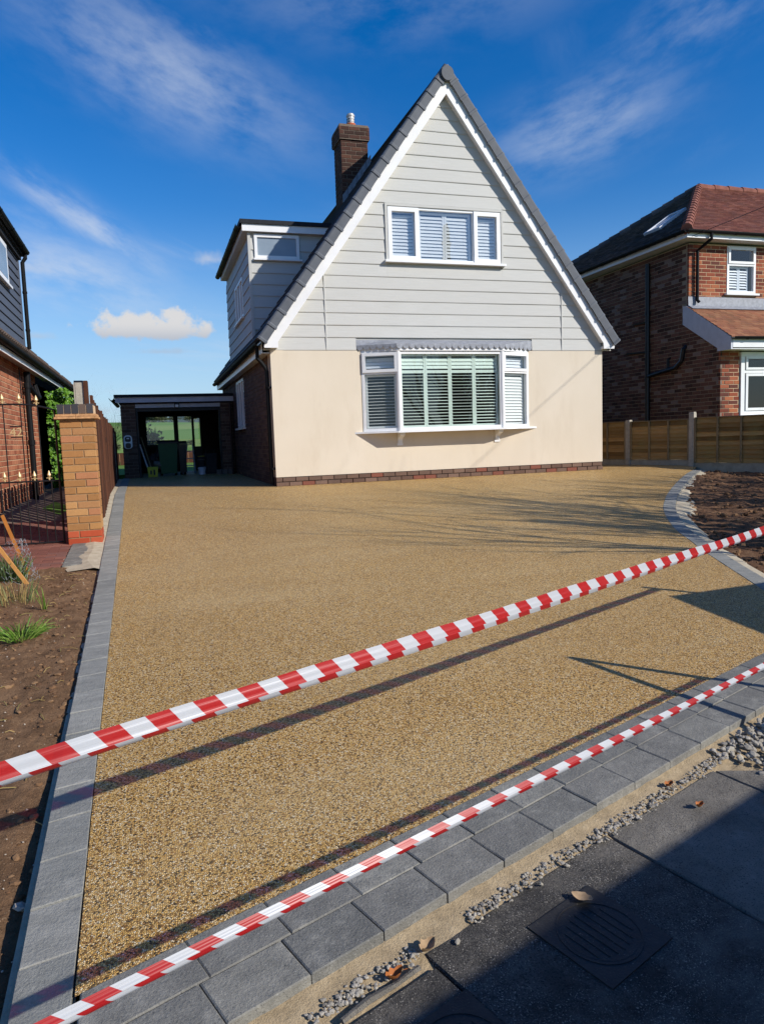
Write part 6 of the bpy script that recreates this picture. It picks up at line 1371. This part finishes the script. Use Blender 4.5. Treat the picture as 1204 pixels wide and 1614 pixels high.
tape('barrier_tape', la-ld_*.35, lb_+ld_*.45, .039, 'tape_low', -.6, -.5, 'narrow red and white barrier tape, the lower one along the grey front edging', .52, 1.0, .034, .0010, sd=8, fade=.5)
def pin(p, top, lab, extra=None):
    r = root('marker_post', (p[0], p[1], p[2]), lab, 'post', 'posts holding the barrier tape beyond the picture'); f = MB(); f.tube([Vector(p)-Vector((0, 0, .1)), (p[0], p[1], top)], .022, 8); obj('post', f, 'batten', r)
    if extra: f = MB(); f.tube([(p[0], p[1], top-.02), extra], .022, 8); obj('brace', f, 'batten', r)
q = ub+ud_*.19; pin((q.x, q.y+.03, gz(0, q.y)), .17, 'wooden post tying the upper tape at the right'); q = ua-ud_*.15; pin((q.x, q.y, gz(0, q.y)-.05), .0, 'wooden post tying the upper tape at the left')
q = lb_+ld_*.45; pin((q.x, q.y, gz(0, q.y)), .33, 'braced wooden post tying the lower tape at the right', (1.10, -11.3, -.85)); q = la-ld_*.35; pin((q.x, q.y, gz(0, q.y)-.05), -.25, 'wooden post tying the lower tape at the left')

# ------------------------------------------------------------------ what casts the shadows from across the pavement
def van(name, org, ang, L_, wd, h, lab, hood=True):
    r = root(name, org, lab, 'van'); Rz = Matrix.Translation(org) @ Matrix.Rotation(ang, 4, 'Z')
    prof = [(0, .35), (L_, .35), (L_, .95), (L_-.15, 1.05), (L_-.95, 1.20), (L_-1.65, h-.05), (L_-1.9, h), (.08, h), (0, h-.1)] if hood else [(0, .45), (L_, .45), (L_, h), (0, h)]
    f = MB(); tmp = MB(); tmp.prism(prof, 1, -wd/2, wd/2); f.add([Rz @ Vector(q) for q in tmp.v], tmp.f); obj('body', f, 'van_white', r)
    if hood:
        for sg in (-1, 1):
            f = MB(); f.add([Rz @ Vector(q) for q in ((L_-2.6, sg*(wd/2+.003), 1.25), (L_-1.2, sg*(wd/2+.003), 1.25), (L_-1.72, sg*(wd/2+.003), h-.15), (L_-2.6, sg*(wd/2+.003), h-.15))], [(0, 1, 2, 3)]); obj('side_window', f, 'glass_blue', r)
        f = MB(); f.add([Rz @ Vector(q) for q in ((L_-.97, -wd/2+.08, 1.24), (L_-.97, wd/2-.08, 1.24), (L_-1.60, wd/2-.14, h-.08), (L_-1.60, -wd/2+.14, h-.08))], [(0, 1, 2, 3)]); obj('windscreen', f, 'black', r)
    f = MB(); f.add([Rz @ Vector(q) for q in ((-.004, -wd/2+.05, .8), (-.004, -wd/2+.18, .8), (-.004, -wd/2+.18, 1.15), (-.004, -wd/2+.05, 1.15))], [(0, 1, 2, 3)]); f.add([Rz @ Vector(q) for q in ((-.004, wd/2-.18, .8), (-.004, wd/2-.05, .8), (-.004, wd/2-.05, 1.15), (-.004, wd/2-.18, 1.15))], [(0, 1, 2, 3)]); obj('tail_lamp', f, 'lamp_red', r)
    for x in ((.85, L_-.85) if hood else (L_*.45,)):
        for sg in (-1, 1):
            f = MB(); f.tube([Rz @ Vector((x, sg*(wd/2-.2), .32)), Rz @ Vector((x, sg*(wd/2+.01), .32))], .32, 20); wh = obj('wheel', f, 'tyre', r); f = MB(); f.tube([Rz @ Vector((x, sg*(wd/2+.0), .32)), Rz @ Vector((x, sg*(wd/2+.02), .32))], .2, 16); obj('rim', f, 'rim', wh)
van('parked_van', Vector((KP(-8.0, -14.05).x, KP(-8.0, -14.05).y, -1.02)), atan2(TH.y, TH.x), 8.6, 1.75, 2.15, 'white van parked on the road behind the photographer')
van('shadow_box_trailer', Vector((4.62, -10.05, -.75)), -1.50, 2.6, 0.02+1.5, 1.75, 'unseen white box trailer added by the kerb to cast the shadow at the right', hood=False)  # guessed caster, out of view, added for the squared shadow at the right
bt = bpy.data.objects['shadow_box_trailer']
for (tx, ty, th_, sd_, lb2) in ((7.5, -9.0, 7.9, 17, 'bare multi-stemmed tree nearest the kerb in the next garden, its branches shading the drive'), (9.1, -6.8, 6.0, 23, 'middle one of three bare trees in the next garden, twigs shading the soil bed'), (10.6, -5.2, 4.2, 29, 'bare tree farthest from the kerb in the next garden')):
    bare('bare_tree', (tx, ty, gz(0, ty)-.05), th_*.72, .6, lb2, 'tree', 12 if sd_ == 17 else 9, 4, grp='bare trees in the next front garden', seed=sd_, rad=.07, tilt=.26, thick=.8)
def conifer(c, h, r, lab, seed):
    random.seed(seed); rt = root('conifer', c, lab, 'tree'); f = MB(); f.tube([c, (c[0], c[1], c[2]+h*.95)], [.16, .02], 7); obj('trunk', f, 'bark', rt); pts = []
    for k in range(5200):
        z = random.random()**1.25; rr = r*(1-z)**.8*(.6+.4*random.random())*(1+.25*sin(z*34)); a = random.uniform(0, 6.28); pts.append((c[0]+rr*cos(a), c[1]+rr*sin(a), c[2]+h*(.04+.96*z)))
    obj('crown', leaves(MB(), pts, .38), 'conifer', rt, fix=False)
conifer((16.0, -30, -1.2), 14.8, .95, 'tall narrow dark conifer across the road, mirrored in the upper window', 31)
